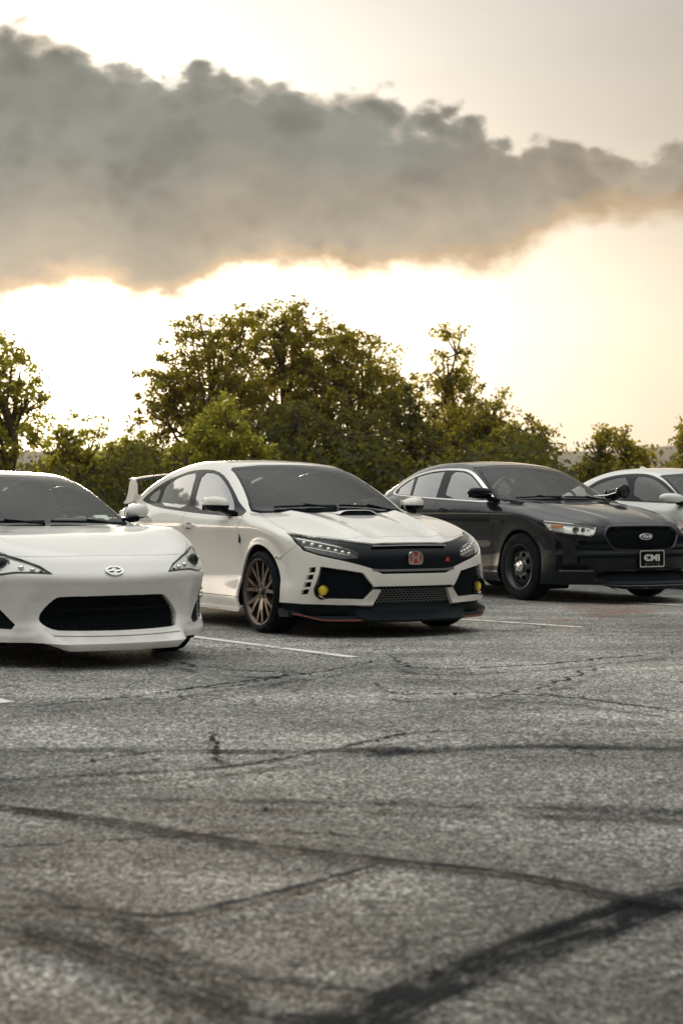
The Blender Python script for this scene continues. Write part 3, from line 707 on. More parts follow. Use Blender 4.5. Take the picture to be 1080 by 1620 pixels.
def mirror(parent,base,tip_y,x,z,h,l,sgn,capm,lowm,split=.45):
    """door mirror: base point on door, housing out to tip_y (absolute y)"""
    o=bpy.data.objects.new('door_mirror',None); link(o,parent); o.location=(0,0,0)
    bm=bmesh.new(); y0=abs(base[1])+.045; y1=tip_y
    prev=None; rings=[]; n=14; secs=9
    for k in range(secs):
        t=k/(secs-1); y=y0+(y1-y0)*t
        e=math.sqrt(max(0,1-(2*abs(t-.5))**3.4)); sc=max(e,.25)
        hh=h*(.86+.10*math.sin(math.pi*t))*sc; ll=l*(1-.35*t)*sc; cx=x-.05*t-l*.1; cz=z+.010*t
        ring=[]
        for i in range(n):
            a=2*math.pi*i/n; ca,sa=math.cos(a),math.sin(a)
            px=ll*.5*(abs(ca)**.7)*(1 if ca>0 else -1); pz=hh*.5*(abs(sa)**.75)*(1 if sa>0 else -1)
            if ca<0: px*=.75
            ring.append(bm.verts.new((cx+px,sgn*y,cz+pz)))
        rings.append(ring)
    for p,q in zip(rings,rings[1:]):
        for i in range(n): bm.faces.new((p[i],p[(i+1)%n],q[(i+1)%n],q[i]))
    bm.faces.new(rings[0]); bm.faces.new(rings[-1]); bmesh.ops.recalc_face_normals(bm,faces=bm.faces)
    zc=z-h*.5+h*split
    low=bm.copy()
    g=bm.faces[:]+bm.edges[:]+bm.verts[:]; bmesh.ops.bisect_plane(bm,geom=g,plane_co=(0,0,zc),plane_no=(0,0,-1),clear_outer=True)
    g=low.faces[:]+low.edges[:]+low.verts[:]; bmesh.ops.bisect_plane(low,geom=g,plane_co=(0,0,zc-.002),plane_no=(0,0,1),clear_outer=True)
    bmesh.ops.scale(low,vec=(.97,1,.97),space=Matrix.Translation((-x,0,-z)),verts=low.verts)
    bm_obj('mirror_cap',bm,capm,o,angle=60); bm_obj('mirror_base',low,lowm,o,angle=60)
    bm=bmesh.new(); b=Vector(base); t=Vector((x-.02,sgn*(y0+.05),z-h*.38)); d=(t-b)
    bm_box(bm,(b+t)/2,(.13,d.length+.02,.045),Matrix.Rotation(math.atan2(d.z,abs(d.y))*sgn,3,'X'),.015); bm_obj('mirror_arm',bm,lowm,o,angle=50)
    bm=bmesh.new(); bm_box(bm,(x-l*.5,sgn*(y0+y1)/2,z),(.006,(y1-y0)*.82,h*.66),None,0); bm_obj('mirror_glass',bm,CHROME,o)
    return o
def handle(parent,p,mat,cupmat,L=.20,sgn=-1,shape=None):
    o=bpy.data.objects.new('door_handle',None); link(o,parent); o.location=p
    n=surf_n(shape,p) if shape else Vector((0,sgn,0)); 
    bm=bmesh.new(); pts=[Vector((-L/2,0,0)),Vector((-L*.35,sgn*.030,.004)),Vector((0,sgn*.037,.005)),Vector((L*.3,sgn*.032,.003)),Vector((L/2,0,-.002))]
    for a,b in zip(pts,pts[1:]):
        d=b-a; M=Matrix.Translation((a+b)/2)@Matrix.Rotation(math.atan2(d.y,d.x),4,'Z')@Matrix.Diagonal((d.length*1.08,.014,.030,1)); r=bmesh.ops.create_cube(bm,size=1,matrix=M)
        bmesh.ops.bevel(bm,geom=list({e for v in r['verts'] for e in v.link_edges}),offset=.005,segments=2,affect='EDGES')
    bm_obj('grip',bm,mat,o,angle=50)
    bm=bmesh.new(); bmesh.ops.create_uvsphere(bm,u_segments=20,v_segments=10,radius=1,matrix=Matrix.Translation((0,sgn*.001,.003))@Matrix.Diagonal((L*.30,.006,.030,1))); bm_obj('handle_cup',bm,cupmat,o,smooth=True)  # white cars: shade behind the grip put into the cup's grey colour
    return o
# ---------------------------------------------------------------- car assembly helpers
anyc=lambda c,n: True
side_c=lambda c,n: c.y>.30 and n.y>.22
def sweep(shape,y0,y1,zf,h,proud,mat,parent,name,n=40,thick=.02,both=True):
    """strip following the nose; zf(y) gives the height of its lower edge"""
    V=[];F=[]
    for i in range(n+1):
        y=y0+(y1-y0)*i/n; z=zf(y); hh=h(y) if callable(h) else h
        a=surf(shape,y,z,proud); b=surf(shape,y,z+hh,proud)
        V+=[a,b,b-Vector((thick,0,0)),a-Vector((thick,0,0))]
    for i in range(n):
        k=4*i
        for u,v in ((0,1),(1,2),(2,3),(3,0)): F.append((k+u,k+v,k+4+v,k+4+u))
    F.append((3,2,1,0)); k=4*n; F.append((k,k+1,k+2,k+3))
    return mesh_obj(name,V,F,mat,parent)
def lip(shape,mat,parent,name,plan,z0,z1,ymax,depth=.25,n=60,wing=None):
    """splitter blade: plan(y) front edge, sits between z0 and z1"""
    V=[];F=[]
    for i in range(n+1):
        y=-ymax+2*ymax*i/n; x=plan(abs(y)); zt=z1(abs(y)) if callable(z1) else z1; zb=z0(abs(y)) if callable(z0) else z0
        V+=[(x,y,zb),(x-.004,y,zb+.012),(x-.03,y,zt),(x-depth,y,zt),(x-depth,y,zb)]
    for i in range(n):
        k=5*i
        for u in range(5): v=(u+1)%5; F.append((k+u,k+v,k+5+v,k+5+u))
    F.append((4,3,2,1,0)); k=5*n; F.append((k,k+1,k+2,k+3,k+4))
    return mesh_obj(name,V,F,mat,parent)
def inner_body(S,parent,belt,name='inner_panel',off=-.085):
    m=(S.C[:,2]<belt-.07)&~S.sel(['arch_front','arch_rear'])&(S.FN[:,2]<.75)
    return S.part(name,list(dict.fromkeys(S.names))+['rest'],0,DARK,parent,gap=0,flange=0,off=off,mask=m)
def underside(parent,shape,x0,x1,zf=.24,w=.60):
    bm=bmesh.new(); bm_box(bm,((x0+x1)/2,0,zf-.02),(abs(x1-x0),2*w,.06)); bm_box(bm,((x0+x1)/2-.25,0,zf+.02),(2.0,1.45,.04)); 
    return bm_obj('floor_pan',bm,DARK,parent)
def wiper(parent,shape,pts,off=.014):
    P=[surf_top(shape,x,y,off) for x,y in pts]
    bm=bmesh.new(); tube(bm,P,.009,6); tube(bm,[surf_top(shape,pts[0][0]+.02,pts[0][1],.004)]+[P[len(P)//2]+Vector((0,0,.014))],.008,6)
    return bm_obj('wiper',bm,PLAST,parent)
def projector(parent,p,r,nrm,name='projector',mat=None):
    bm=bmesh.new(); q=nrm.to_track_quat('Z','Y').to_matrix().to_4x4(); M=Matrix.Translation(p)@q
    n=24; prof=[(0.0,r*1.30),(.012,r*1.30),(.014,r*1.05),(-.01,r*1.0)]
    rings=[[bm.verts.new(M@Vector((rr*math.cos(2*math.pi*i/n),rr*math.sin(2*math.pi*i/n),a))) for i in range(n)] for a,rr in prof]
    for a,b in zip(rings,rings[1:]):
        for i in range(n): bm.faces.new((a[i],a[(i+1)%n],b[(i+1)%n],b[i]))
    bmesh.ops.recalc_face_normals(bm,faces=bm.faces)
    o=bm_obj(name,bm,REFL,parent,angle=40)
    bm=bmesh.new(); bmesh.ops.create_uvsphere(bm,u_segments=20,v_segments=10,radius=1,matrix=M@Matrix.Diagonal((r,r,r*.45,1))); bm_obj(name+'_lens',bm,mat or GLOSSB,parent,smooth=True)
    return o
POSE={'civ':(.131,13.565,28.8),'frs':(-1.872,11.13,31.0),'tau':(2.72,18.2,29.3),'chg':(5.17,19.8,29.0)}
def car_root(name,key):
    X,Y,a=POSE[key]; return empty(name,(X,Y,0),math.radians(a-90))
# ================================================================ WHITE HATCHBACK (middle)
def build_hatch():
    s=CIV; R=car_root('hatchback_car','civ')
    fr=lambda c,n: c.x>.22 and n.z<.93
    hl=[(.820,.773),(.699,.748),(.565,.709),(.462,.663),(.455,.640),(.470,.615),(.591,.610),(.669,.631),(.752,.655),(.800,.680),(.822,.73)]
    mask=[(-.01,.727),(.228,.727),(.311,.722),(.42,.735),(.516,.752),(.67,.775),(.825,.803),(.835,.74),(.815,.672),(.735,.634),(.619,.603),(.50,.573),(.375,.535),(.32,.505),(.288,.492),(-.01,.492)]
    intake=[(.733,.547),(.506,.511),(.444,.499),(.395,.43),(.368,.395),(.357,.369),(.43,.293),(.702,.301),(.768,.344),(.775,.38)]
    vents=[[(.762,.545),(.793,.538),(.798,.503),(.766,.508)],[(.776,.487),(.806,.480),(.812,.447),(.781,.452)],[(.789,.430),(.819,.423),(.825,.390),(.794,.396)],[(.800,.372),(.830,.366),(.834,.330),(.805,.338)]]
    low=[(-.01,.392),(.33,.392),(.362,.389),(.357,.369),(.300,.366),(.330,.30),(.362,.250),(.60,.252),(.84,.258),(.96,.262),(.96,.10),(-.01,.10)]
    dlo=[(-2.934,1.066),(-2.32,1.004),(-1.596,.965),(-1.188,.948),(-.915,.938),(-.44,.925),(-.46,.95),(-.649,1.02),(-.875,1.138),(-1.171,1.262),(-1.452,1.328),(-1.78,1.345),(-2.05,1.334),(-2.323,1.292),(-2.56,1.243),(-2.78,1.168),(-2.95,1.085)]
    fg=[(-1.731,1.320),(-1.443,1.308),(-1.193,1.243),(-.941,1.142),(-.76,1.045),(-.66,.967),(-1.477,.984),(-1.60,1.135)]
    rg=[(-1.860,1.318),(-1.735,1.16),(-1.586,.990),(-2.36,1.03),(-2.44,1.155),(-2.475,1.222),(-2.209,1.292),(-2.0,1.318)]
    qg=[(-2.56,1.200),(-2.44,1.046),(-2.74,1.078),(-2.80,1.12)]
    ws=[(-.01,.995),(.40,.990),(.62,.987),(.690,.992),(.672,1.05),(.612,1.20),(.552,1.322),(.53,1.338),(.3,1.360),(-.01,1.366)]
    wt=[(-.01,.980),(.40,.976),(.66,.972),(.715,.985),(.690,1.06),(.630,1.20),(.570,1.330),(.54,1.352),(.3,1.376),(-.01,1.382)]
    wc=lambda c,n: -1.5<c.x<-.1 and n.x>.12 and n.z>.1 and c.z>.9
    hood=[(.728,-.01),(.722,.25),(.702,.41),(.675,.51),(.58,.60),(.48,.72),(.36,.795),(.15,.815),(-.02,.805),(-.2,.765),(-.37,.705),(-.235,.5),(-.19,.25),(-.18,-.01)]
    cowl=[(-.18,-.01),(-.19,.25),(-.235,.5),(-.37,.705),(-.47,.74),(-.62,.70),(-.62,-.01)]
    df=[(-.385,.915),(-.405,.80),(-.425,.5),(-.455,.30),(-.50,.268),(-1.50,.268),(-1.565,.32),(-1.585,.6),(-1.575,1.02),(-1.0,1.02),(-.62,.98)]
    dr=[(-1.575,1.02),(-1.585,.6),(-1.565,.32),(-1.60,.268),(-2.20,.268),(-2.235,.40),(-2.29,.56),(-2.40,.70),(-2.50,.83),(-2.52,1.06)]
    top=lambda c,n: n.z>.3
    regs=[('arch_front','S',circ(0,s.wr,s.arch_r,48),side_c),('arch_rear','S',circ(-2.7,s.wr,s.arch_r,48),side_c),
     ('headlight','F',hl,fr),('intake','F',intake,fr)]+[('vent','F',v,fr) for v in vents]+[('lower_center','F',low,fr),('mask','F',mask,fr),
     ('windshield','F',ws,wc),('wtrim','F',wt,wc),('fglass','S',chaikin(fg,1),side_c),('rglass','S',chaikin(rg,1),side_c),('qglass','S',chaikin(qg,1),side_c),('dlo','S',chaikin(dlo,1),side_c),
     ('hood','T',hood,lambda c,n:n.z>.25 and c.x>-.45),('cowl','T',cowl,lambda c,n:n.z>.2 and c.z>.85),
     ('front_door','S',df,side_c),('rear_door','S',dr,side_c),('sill','S',[(-.34,.10),(-.34,.268),(-2.36,.268),(-2.36,.10)],side_c),
     ('front_bumper','S',[(.20,.0),(.20,.585),(.36,.622),(.50,.685),(.60,.82),(1.2,.82),(1.2,0)],lambda c,n:c.x>.2),
     ('front_fender','S',[(-.42,.0),(-.385,.915),(-.40,1.02),(.70,1.0),(.72,.4),(.5,0)],lambda c,n:c.x>-.43 and c.y>.4),
     ('roof','T',[(-1.10,-.01),(-1.16,.40),(-1.22,.50),(-2.2,.52),(-2.72,.50),(-2.80,-.01)],lambda c,n:n.z>.3 and c.z>1.2),
     ('hatch_glass','T',[(-2.86,-.01),(-2.78,.50),(-3.30,.44),(-3.42,-.01)],lambda c,n:n.z>.2 and c.z>1.0)]
    S=Shell(s,regs); P=lambda *a,**k: S.part(*a,**k)
    for sd in (-1,1):
        P('front_door','front_door',sd,WHITE,R); P('rear_door','rear_door',sd,WHITE,R); P('front_fender','front_fender',sd,WHITE,R); P('side_sill','sill',sd,WHITE,R,gap=.003)
        P('window_frame','dlo',sd,GLOSSB,R,gap=.0,off=-.004,flange=.02)
        for g in ('fglass','rglass','qglass'): P('side_window',g,sd,GL_S,R,gap=.0,off=-.008,flange=0)
        h=P('headlight','headlight',sd,LENS,R,gap=.001,off=-.006,flange=0); P('lamp_housing','headlight',sd,TRIMG,h,gap=0,off=-.05,flange=0)
        # row of LED cells, each with its own reflector
        pts=[(.775,.728),(.735,.712),(.690,.697),(.645,.680),(.600,.667),(.555,.655),(.512,.645)]
        for k,(y,z) in enumerate(pts):
            p=surf(s,y*sd,z,-.045); bm=bmesh.new(); r=.019 if k else .016
            bmesh.ops.create_uvsphere(bm,u_segments=12,v_segments=8,radius=1,matrix=Matrix.Translation(p)@Matrix.Diagonal((.02,r,r*.85,1))); bm_obj('led_cell',bm,REFL if k%2 else CHROME,h,smooth=True)
        for a,b,zz,mt in (((.80,.757),(.50,.672),.010,REFL),((.79,.695),(.49,.622),.007,AMBER if False else REFL)):
            bm=bmesh.new(); n=14; q=[surf(s,sd*(a[0]+(b[0]-a[0])*i/n),a[1]+(b[1]-a[1])*i/n,-.03) for i in range(n+1)]; tube(bm,q,zz*.6,6); bm_obj('light_strip',bm,mt,h)
        P('air_intake','intake',sd,PLAST,R,gap=0,off=-.05,flange=0)
        hexmesh(s,intake,.030,.0035,.01,PLAST,R,'intake_mesh',sign=sd,off=.025)
        for q in range(4): pass
        P('vent_cavity','vent',sd,DARK,R,gap=0,off=-.03,flange=0)
        # fog lamp
        c=surf(s,.708*sd,.366,-.030); nn=Vector((1,.25*sd,0)).normalized()
        f=bpy.data.objects.new('fog_lamp',None); link(f,R); f.location=c
        bm=bmesh.new(); q=nn.to_track_quat('Z','Y').to_matrix().to_4x4(); n=28
        prof=[(-.04,.074),(.006,.074),(.014,.068),(.010,.058),(-.02,.050),(-.02,.040)]
        rings=[[bm.verts.new(q@Vector((r*math.cos(2*math.pi*i/n),r*math.sin(2*math.pi*i/n),a))) for i in range(n)] for a,r in prof]
        for a,b in zip(rings,rings[1:]):
            for i in range(n): bm.faces.new((a[i],a[(i+1)%n],b[(i+1)%n],b[i]))
        bmesh.ops.recalc_face_normals(bm,faces=bm.faces); bm_obj('bezel',bm,GLOSSB,f,angle=40)
        bm=bmesh.new(); bmesh.ops.create_uvsphere(bm,u_segments=20,v_segments=10,radius=1,matrix=q@Matrix.Translation((0,0,-.012))@Matrix.Diagonal((.042,.042,.024,1))); bm_obj('yellow_lens',bm,YEL,f,smooth=True)
        # mirrors and handles
        b=surf_side(s,-.62,.945,sd,-.02); mirror(R,b,1.065,-.65,1.022,.138,.27,sd,WHITE,GLOSSB,.50)
        for x,z in ((-1.40,.838),(-2.37,.890)): handle(R,surf_side(s,x,z,sd),WHITE,TRIMG,.22,sd,s)
        # black gap behind the front arch top (fender vent) and side marker
        bm=bmesh.new(); p=surf_side(s,-.385,.76,sd,.001); bm_box(bm,p,(.016,.012,.10),Matrix.Rotation(math.radians(9),3,'Y'),.003); bm_obj('fender_vent',bm,PLAST,R)
        p=surf_side(s,.300,.613,sd,.001); bm=bmesh.new(); bm_box(bm,p,(.075,.016,.030),Matrix.Rotation(math.radians(12),3,'Y')@Matrix.Rotation(-sd*.18,3,'Z'),.008); bm_obj('side_marker',bm,REFL,R,angle=40)
        # side skirt blade
        bm=bmesh.new(); prism(bm,[(-.36,.150),(-2.32,.150),(-2.34,.175),(-.34,.175)],'Y',sd*.80,sd*.915); bm_obj('side_skirt',bm,WHITE,R)
    P('hood','hood',0,WHITE,R,gap=.003,flange=.025); P('windshield','windshield',0,GL_W,R,gap=0,off=-.004,flange=0); P('windshield_trim','wtrim',0,GLOSSB,R,gap=0,off=-.003,flange=.01)
    P('cowl','cowl',0,PLAST,R,gap=0,off=-.012,flange=.01); P('front_bumper','front_bumper',0,WHITE,R,gap=.0025,flange=.045)
    P('roof','roof',0,WHITE,R,gap=.002); P('rear_window','hatch_glass',0,GL_C,R,off=-.004,gap=0,flange=0); P('body_shell','rest',0,WHITE,R,gap=.002)
    P('grille_panel','mask',0,GLOSSB,R,gap=0,off=-.012,flange=0); P('lower_grille_cavity','lower_center',0,PLAST,R,gap=0,off=-.035,flange=.02,mask=None)
    sweep(s,-.335,.335,lambda y:.704-.004*(y/.3)**2,.008,.012,TRIMG,R,'grille_lip')
    bm=None
    sweep(s,-.34,.34,lambda y:.676,.026,-.028,DARK,R,'grille_slot')
    sweep(s,-.37,.37,lambda y:.508+.09*max(abs(y)-.29,0),.016,.004,TRIMG,R,'grille_garnish')
    hexmesh(s,[(-.33,.268),(.33,.268),(.31,.378),(-.31,.378)],.034,.0045,.012,TRIMG,R,'lower_grille_mesh',off=.03,squash=.52)
    # red badge with raised H and a rounded chrome rim
    c=surf(s,0,.612,.004); e=bpy.data.objects.new('emblem',None); link(e,R); e.location=c
    out=chaikin([(-.066,-.046),(-.060,.050),(.060,.050),(.066,-.046),(.04,-.054),(-.04,-.054)],2)
    bm=bmesh.new(); prism(bm,[(y*1.0,z) for y,z in out],'X',-.006,.004); bm_obj('badge_plate',bm,RED,e)
    bm=bmesh.new(); n=len(out)
    A=[bm.verts.new((.010,y*1.02,z*1.02)) for y,z in out];B=[bm.verts.new((.010,y*.86,z*.85)) for y,z in out];C_=[bm.verts.new((-.004,y*1.06,z*1.06)) for y,z in out];D_=[bm.verts.new((.002,y*.84,z*.83)) for y,z in out]
    for i in range(n):
        j=(i+1)%n
        for u,v in ((A,B),(C_,A),(B,D_)): bm.faces.new((u[i],u[j],v[j],v[i]))
    bmesh.ops.recalc_face_normals(bm,faces=bm.faces); bm_obj('badge_rim',bm,CHROME,e)
    bm=bmesh.new()
    for sd in (-1,1): prism(bm,[(sd*.040,.042),(sd*.020,.042),(sd*.013,.006),(sd*.013,-.010),(sd*.024,-.046),(sd*.046,-.044),(sd*.034,-.005)],'X',.004,.011)
    prism(bm,[(-.02,.008),(.02,.008),(.02,-.012),(-.02,-.012)],'X',.004,.0105); bm_obj('badge_letter_h',bm,CHROME,e)
    # small red R with a grey line
    p=surf(s,.305,.590,.003); nn=surf_n(s,p); yaw=math.atan2(nn.y,nn.x)
    text_mesh('R',.058,RED,'r_badge',R,p,(math.radians(90),0,math.radians(90)+yaw),.002,(1.25,.8),.3,.002)
    # splitter with red line
    xp=lambda y: float(s.nose(np.array(y),np.array(.25)))+.030
    zt=lambda y: .168+.05*float(sstep(.78,.90,y)); z0=lambda y:.128+.045*float(sstep(.70,.90,y))
    lip(s,PLAST,R,'front_splitter',xp,z0,zt,.885)
    lip(s,REDL,R,'splitter_pinstripe',lambda y:xp(y)+.003,lambda y:z0(y)+.004,lambda y:z0(y)+.013,.875,depth=.03)
    for sd in (-1,1):
        bm=bmesh.new(); prism(bm,[(.53,.155),(.36,.150),(.355,.205),(.40,.222),(.46,.212),(.52,.19)],'Y',sd*.86,sd*.905); bm_obj('splitter_winglet',bm,GLOSSB,R)
    # hood scoop
    n=16; V=[];F=[]; V2=[];F2=[]
    for i in range(n+1):
        t_=-1+2*i/n; y=.185*t_; k=(1-abs(t_)**5)
        f0=surf_top(s,.035,y,.002); f1=surf_top(s,.005,y*.96,.002+.032*k); b1=surf_top(s,-.07,y*.98,.002+.026*k); b2=surf_top(s,-.17,y,.000)
        V+=[f1+Vector((.012,0,.003)),f1+Vector((.006,0,.007)),b1,b2]; V2+=[f0,f1]
    for i in range(n):
        for u in range(3): F.append((4*i+u,4*i+u+1,4*i+5+u,4*i+4+u))
        F2.append((2*i,2*i+1,2*i+3,2*i+2))
    mesh_obj('scoop_cover',V,F,WHITE,R,smooth=True); mesh_obj('scoop_opening',V2,F2,DARK,R)
    wiper(R,s,[(-.34,.60),(-.36,.3),(-.345,0.02)]); wiper(R,s,[(-.33,-.02),(-.37,-.30),(-.43,-.55)])
    # rear wing on two end plates
    w=bpy.data.objects.new('rear_wing',None); link(w,R)
    for sd in (-1,1):
        bm=bmesh.new(); prism(bm,chaikin([(-3.285,1.292),(-3.180,1.282),(-3.170,1.080),(-3.30,1.050),(-3.50,1.035),(-3.37,1.09)],1),'Y',sd*.668,sd*.702); bm_obj('end_plate',bm,WHITE,w)
        bm=bmesh.new(); prism(bm,[(-3.24,1.13),(-3.40,1.10),(-3.42,1.04),(-3.2,1.06)],'Y',sd*.60,sd*.675); bm_obj('wing_stand',bm,WHITE,w)
    V=[];F=[];n=24
    for i in range(n+1):
        y=-.675+1.35*i/n; zc=1.262+.065*(1-(abs(y)/.675)**2.2)
        for dx_,dz_ in ((-3.16,-.004),(-3.20,.012),(-3.30,.018),(-3.42,.020),(-3.42,.010),(-3.30,-.004),(-3.19,-.014)): V.append((dx_,y,zc+dz_))
    for i in range(n):
        for u in range(7): F.append((7*i+u,7*i+(u+1)%7,7*i+7+(u+1)%7,7*i+7+u))
    mesh_obj('wing_blade',V,F,PLAST,w)
    inner_body(S,R,.95); underside(R,s,.55,-3.3,.21); arches(R,s,.33)
    cabin(R,s,.10,.30,.955)
    for x in (0,-2.7):
        for sd in (-1,1): wheel(R,x,sd*.785,.328,.255,.262,'spoke',sd)
    tag(R,'white hatchback with red square badge, yellow fog lamps, bronze spoked wheels and rear wing','car')
    return R
# ================================================================ WHITE COUPE (left, cut by the frame)
def build_coupe():
    s=FRS; R=car_root('coupe_car','frs')
    fr=lambda c,n: c.x>.15 and n.z<.97
    hl=[(.715,.742),(.655,.715),(.555,.680),(.457,.636),(.392,.583),(.508,.590),(.595,.590),(.703,.570),(.776,.581),(.795,.615),(.800,.680),(.775,.722)]
    grille=[(-.3,.442),(-.01,.442),(.33,.441),(.37,.436),(.425,.385),(.470,.322),(.466,.285),(.425,.247),(.37,.236),(-.01,.231),(-.3,.231)]
    fog=[(.585,.244),(.67,.358),(.745,.452),(.80,.478),(.822,.44),(.832,.32),(.828,.262),(.74,.250)]
    ws=[(-.01,.890),(.40,.892),(.60,.893),(.675,.90),(.655,.96),(.585,1.10),(.525,1.195),(.495,1.210),(.3,1.223),(-.01,1.228)]
    wt=[(-.01,.872),(.40,.874),(.64,.876),(.70,.893),(.672,.97),(.60,1.11),(.540,1.203),(.51,1.222),(.3,1.237),(-.01,1.243)]
    wc=lambda c,n: -1.4<c.x<-.1 and n.x>.12 and n.z>.1 and c.z>.8
    hood=[(.716,-.01),(.712,.20),(.692,.38),(.655,.51),(.617,.60),(.53,.66),(.42,.715),(.30,.712),(.10,.700),(-.2,.690),(-.46,.665),(-.34,.5),(-.27,.25),(-.25,-.01)]
    dlo=[(-.58,.905),(-.72,.985),(-.95,1.09),(-1.25,1.165),(-1.6,1.185),(-1.95,1.145),(-2.25,1.05),(-2.42,.965),(-2.2,.94),(-1.5,.915)]
    g1=[(-.70,.925),(-.95,1.070),(-1.25,1.143),(-1.6,1.163),(-1.78,1.155),(-1.72,.935)]; g2=[(-1.80,.94),(-1.84,1.142),(-1.98,1.12),(-2.22,1.03),(-2.34,.968)]
    df=[(-.50,.90),(-.50,.62),(-.47,.30),(-.52,.255),(-1.62,.255),(-1.74,.35),(-1.80,.6),(-1.80,.98),(-.72,.96)]
    regs=[('arch_front','S',circ(0,s.wr,s.arch_r,48),side_c),('arch_rear','S',circ(-2.57,s.wr,s.arch_r,48),side_c),
     ('headlight','F',hl,fr),('grille','F',chaikin(grille,1),fr),('fog','F',chaikin(fog,1),fr),
     ('windshield','F',ws,wc),('wtrim','F',wt,wc),('fglass','S',g1,side_c),('rglass','S',g2,side_c),('dlo','S',chaikin(dlo,1),side_c),
     ('tow','F',circ(.415,.400,.026,20) if False else circ(.46,.455,.001,4),fr),
     ('hood','T',hood,lambda c,n:n.z>.22 and c.x>-.5),('cowl','T',[(-.25,-.01),(-.27,.25),(-.34,.5),(-.46,.665),(-.6,.7),(-.62,-.01)],lambda c,n:n.z>.2 and c.z>.75),
     ('door','S',df,side_c),('sill','S',[(-.33,.10),(-.33,.255),(-2.24,.255),(-2.24,.10)],side_c),
     ('front_bumper','S',[(.20,.0),(.20,.54),(.36,.575),(.50,.61),(.60,.80),(1.3,.80),(1.3,0)],lambda c,n:c.x>.2),
     ('front_fender','S',[(-.48,.0),(-.49,.90),(-.5,1.0),(.70,1.0),(.72,.4),(.5,0)],lambda c,n:c.x>-.49 and c.y>.4),
     ('roof','T',[(-1.13,-.01),(-1.19,.38),(-1.26,.46),(-1.9,.47),(-2.30,.44),(-2.35,-.01)],lambda c,n:n.z>.3 and c.z>1.0),
     ('rear_glass','T',[(-2.40,-.01),(-2.35,.44),(-2.85,.42),(-2.98,-.01)],lambda c,n:n.z>.2 and c.z>.9)]
    S=Shell(s,regs); P=lambda *a,**k: S.part(*a,**k)
    for sd in (-1,1):
        P('door','door',sd,WHITE2,R); P('front_fender','front_fender',sd,WHITE2,R); P('side_sill','sill',sd,WHITE2,R,gap=.003)
        P('window_frame','dlo',sd,GLOSSB,R,gap=0,off=-.004)
        for g in ('fglass','rglass'): P('side_window',g,sd,GL_C,R,gap=0,off=-.008,flange=0)
        h=P('headlight','headlight',sd,LENS,R,gap=.002,off=-.003,flange=0); P('lamp_housing','headlight',sd,LAMPW,h,gap=0,off=-.014,flange=0)
        bz=P('lamp_bezel','headlight',sd,GLOSSB,h,gap=-.001,off=-.006,flange=0,mask=None); bpy.data.objects.remove(bz)
        p=surf(s,.655*sd,.650,-.010); projector(h,p,.037,Vector((1,.25*sd,.05)).normalized(),mat=STEELB)
        for y,z,r in ((.56,.625,.020),(.50,.612,.018),(.455,.600,.012),(.75,.66,.018)):
            p=surf(s,y*sd,z,-.016); bm=bmesh.new(); bmesh.ops.create_uvsphere(bm,u_segments=14,v_segments=8,radius=1,matrix=Matrix.Translation(p)@Matrix.Diagonal((.02,r,r*.8,1))); bm_obj('lamp_cell',bm,CHROME if r>.013 else STEELB,h,smooth=True)
        bm=bmesh.new(); n=16; pl=[(y,z) for y,z in [(.40,.588),(.46,.630),(.555,.672),(.64,.702),(.70,.728)]]; tube(bm,[surf(s,y*sd,z,-.012) for y,z in pl],.007,6); tube(bm,[surf(s,y*sd,z,-.012) for y,z in [(.41,.590),(.50,.595),(.60,.596),(.70,.580),(.77,.592)]],.006,6); bm_obj('lamp_edge',bm,GLOSSB,h)
        P('fog_recess','fog',sd,PLAST,R,gap=0,off=-.03,flange=.0)
        hexmesh(s,[(.60,.25),(.82,.27),(.825,.39),(.68,.365)],.03,.004,.01,PLAST,R,'fog_recess_mesh',sign=sd,off=.02)
        o=bpy.data.objects.new('turn_signal',None); link(o,R)
        for k,(y,z,r) in enumerate(((.800,.455,.015),(.788,.425,.019),(.800,.398,.017),(.765,.405,.018))):
            p=surf(s,y*sd,z,-.016); bm=bmesh.new(); bmesh.ops.create_uvsphere(bm,u_segments=12,v_segments=8,radius=r,matrix=Matrix.Translation(p)); bm_obj('lamp_cell',bm,REFL,o,smooth=True)
        b=surf_side(s,-.62,.905,sd,-.02); mirror(R,b,.945,-.67,.965,.120,.17,sd,WHITE2,GLOSSB,.22)
        handle(R,surf_side(s,-1.62,.83,sd),WHITE2,TRIMG,.20,sd,s)
        # raised lip step at the bumper foot
        bm=bmesh.new(); prism(bm,[(-.34,.140),(-2.2,.140),(-2.22,.165),(-.32,.165)],'Y',sd*.78,sd*.858); bm_obj('side_skirt',bm,WHITE2,R)
    P('hood','hood',0,WHITE2,R,gap=.003,flange=.025); P('windshield','windshield',0,GL_W,R,gap=0,off=-.004,flange=0); P('windshield_trim','wtrim',0,GLOSSB,R,gap=0,off=-.003,flange=.01)
    P('cowl','cowl',0,PLAST,R,gap=0,off=-.012,flange=.01); P('front_bumper','front_bumper',0,WHITE2,R,gap=.0025,flange=.05); P('roof','roof',0,WHITE2,R); P('rear_window','rear_glass',0,GL_C,R,gap=0,off=-.004,flange=0)
    P('body_shell',['rest','tow'],0,WHITE2,R,gap=.002); P('grille_cavity','grille',0,DARK,R,gap=0,off=-.075,flange=0)
    hexmesh(s,[(-.43,.235),(.43,.235),(.475,.30),(.37,.445),(-.37,.445),(-.475,.30)],.030,.0042,.014,PLAST,R,'grille_mesh',off=.035,squash=.55)
    sweep(s,-.43,.43,lambda y:.352,.012,-.025,GLOSSB,R,'grille_bar')
    sweep(s,-.43,.43,lambda y:.205+.006*(y/.4)**2,.012,.014,WHITE2,R,'lower_lip',thick=.05)
    # tow hook cover: thin raised ring and disc
    p=surf(s,-.455,.43,.0); n_=surf_n(s,p); q=n_.to_track_quat('Z','Y').to_matrix().to_4x4()
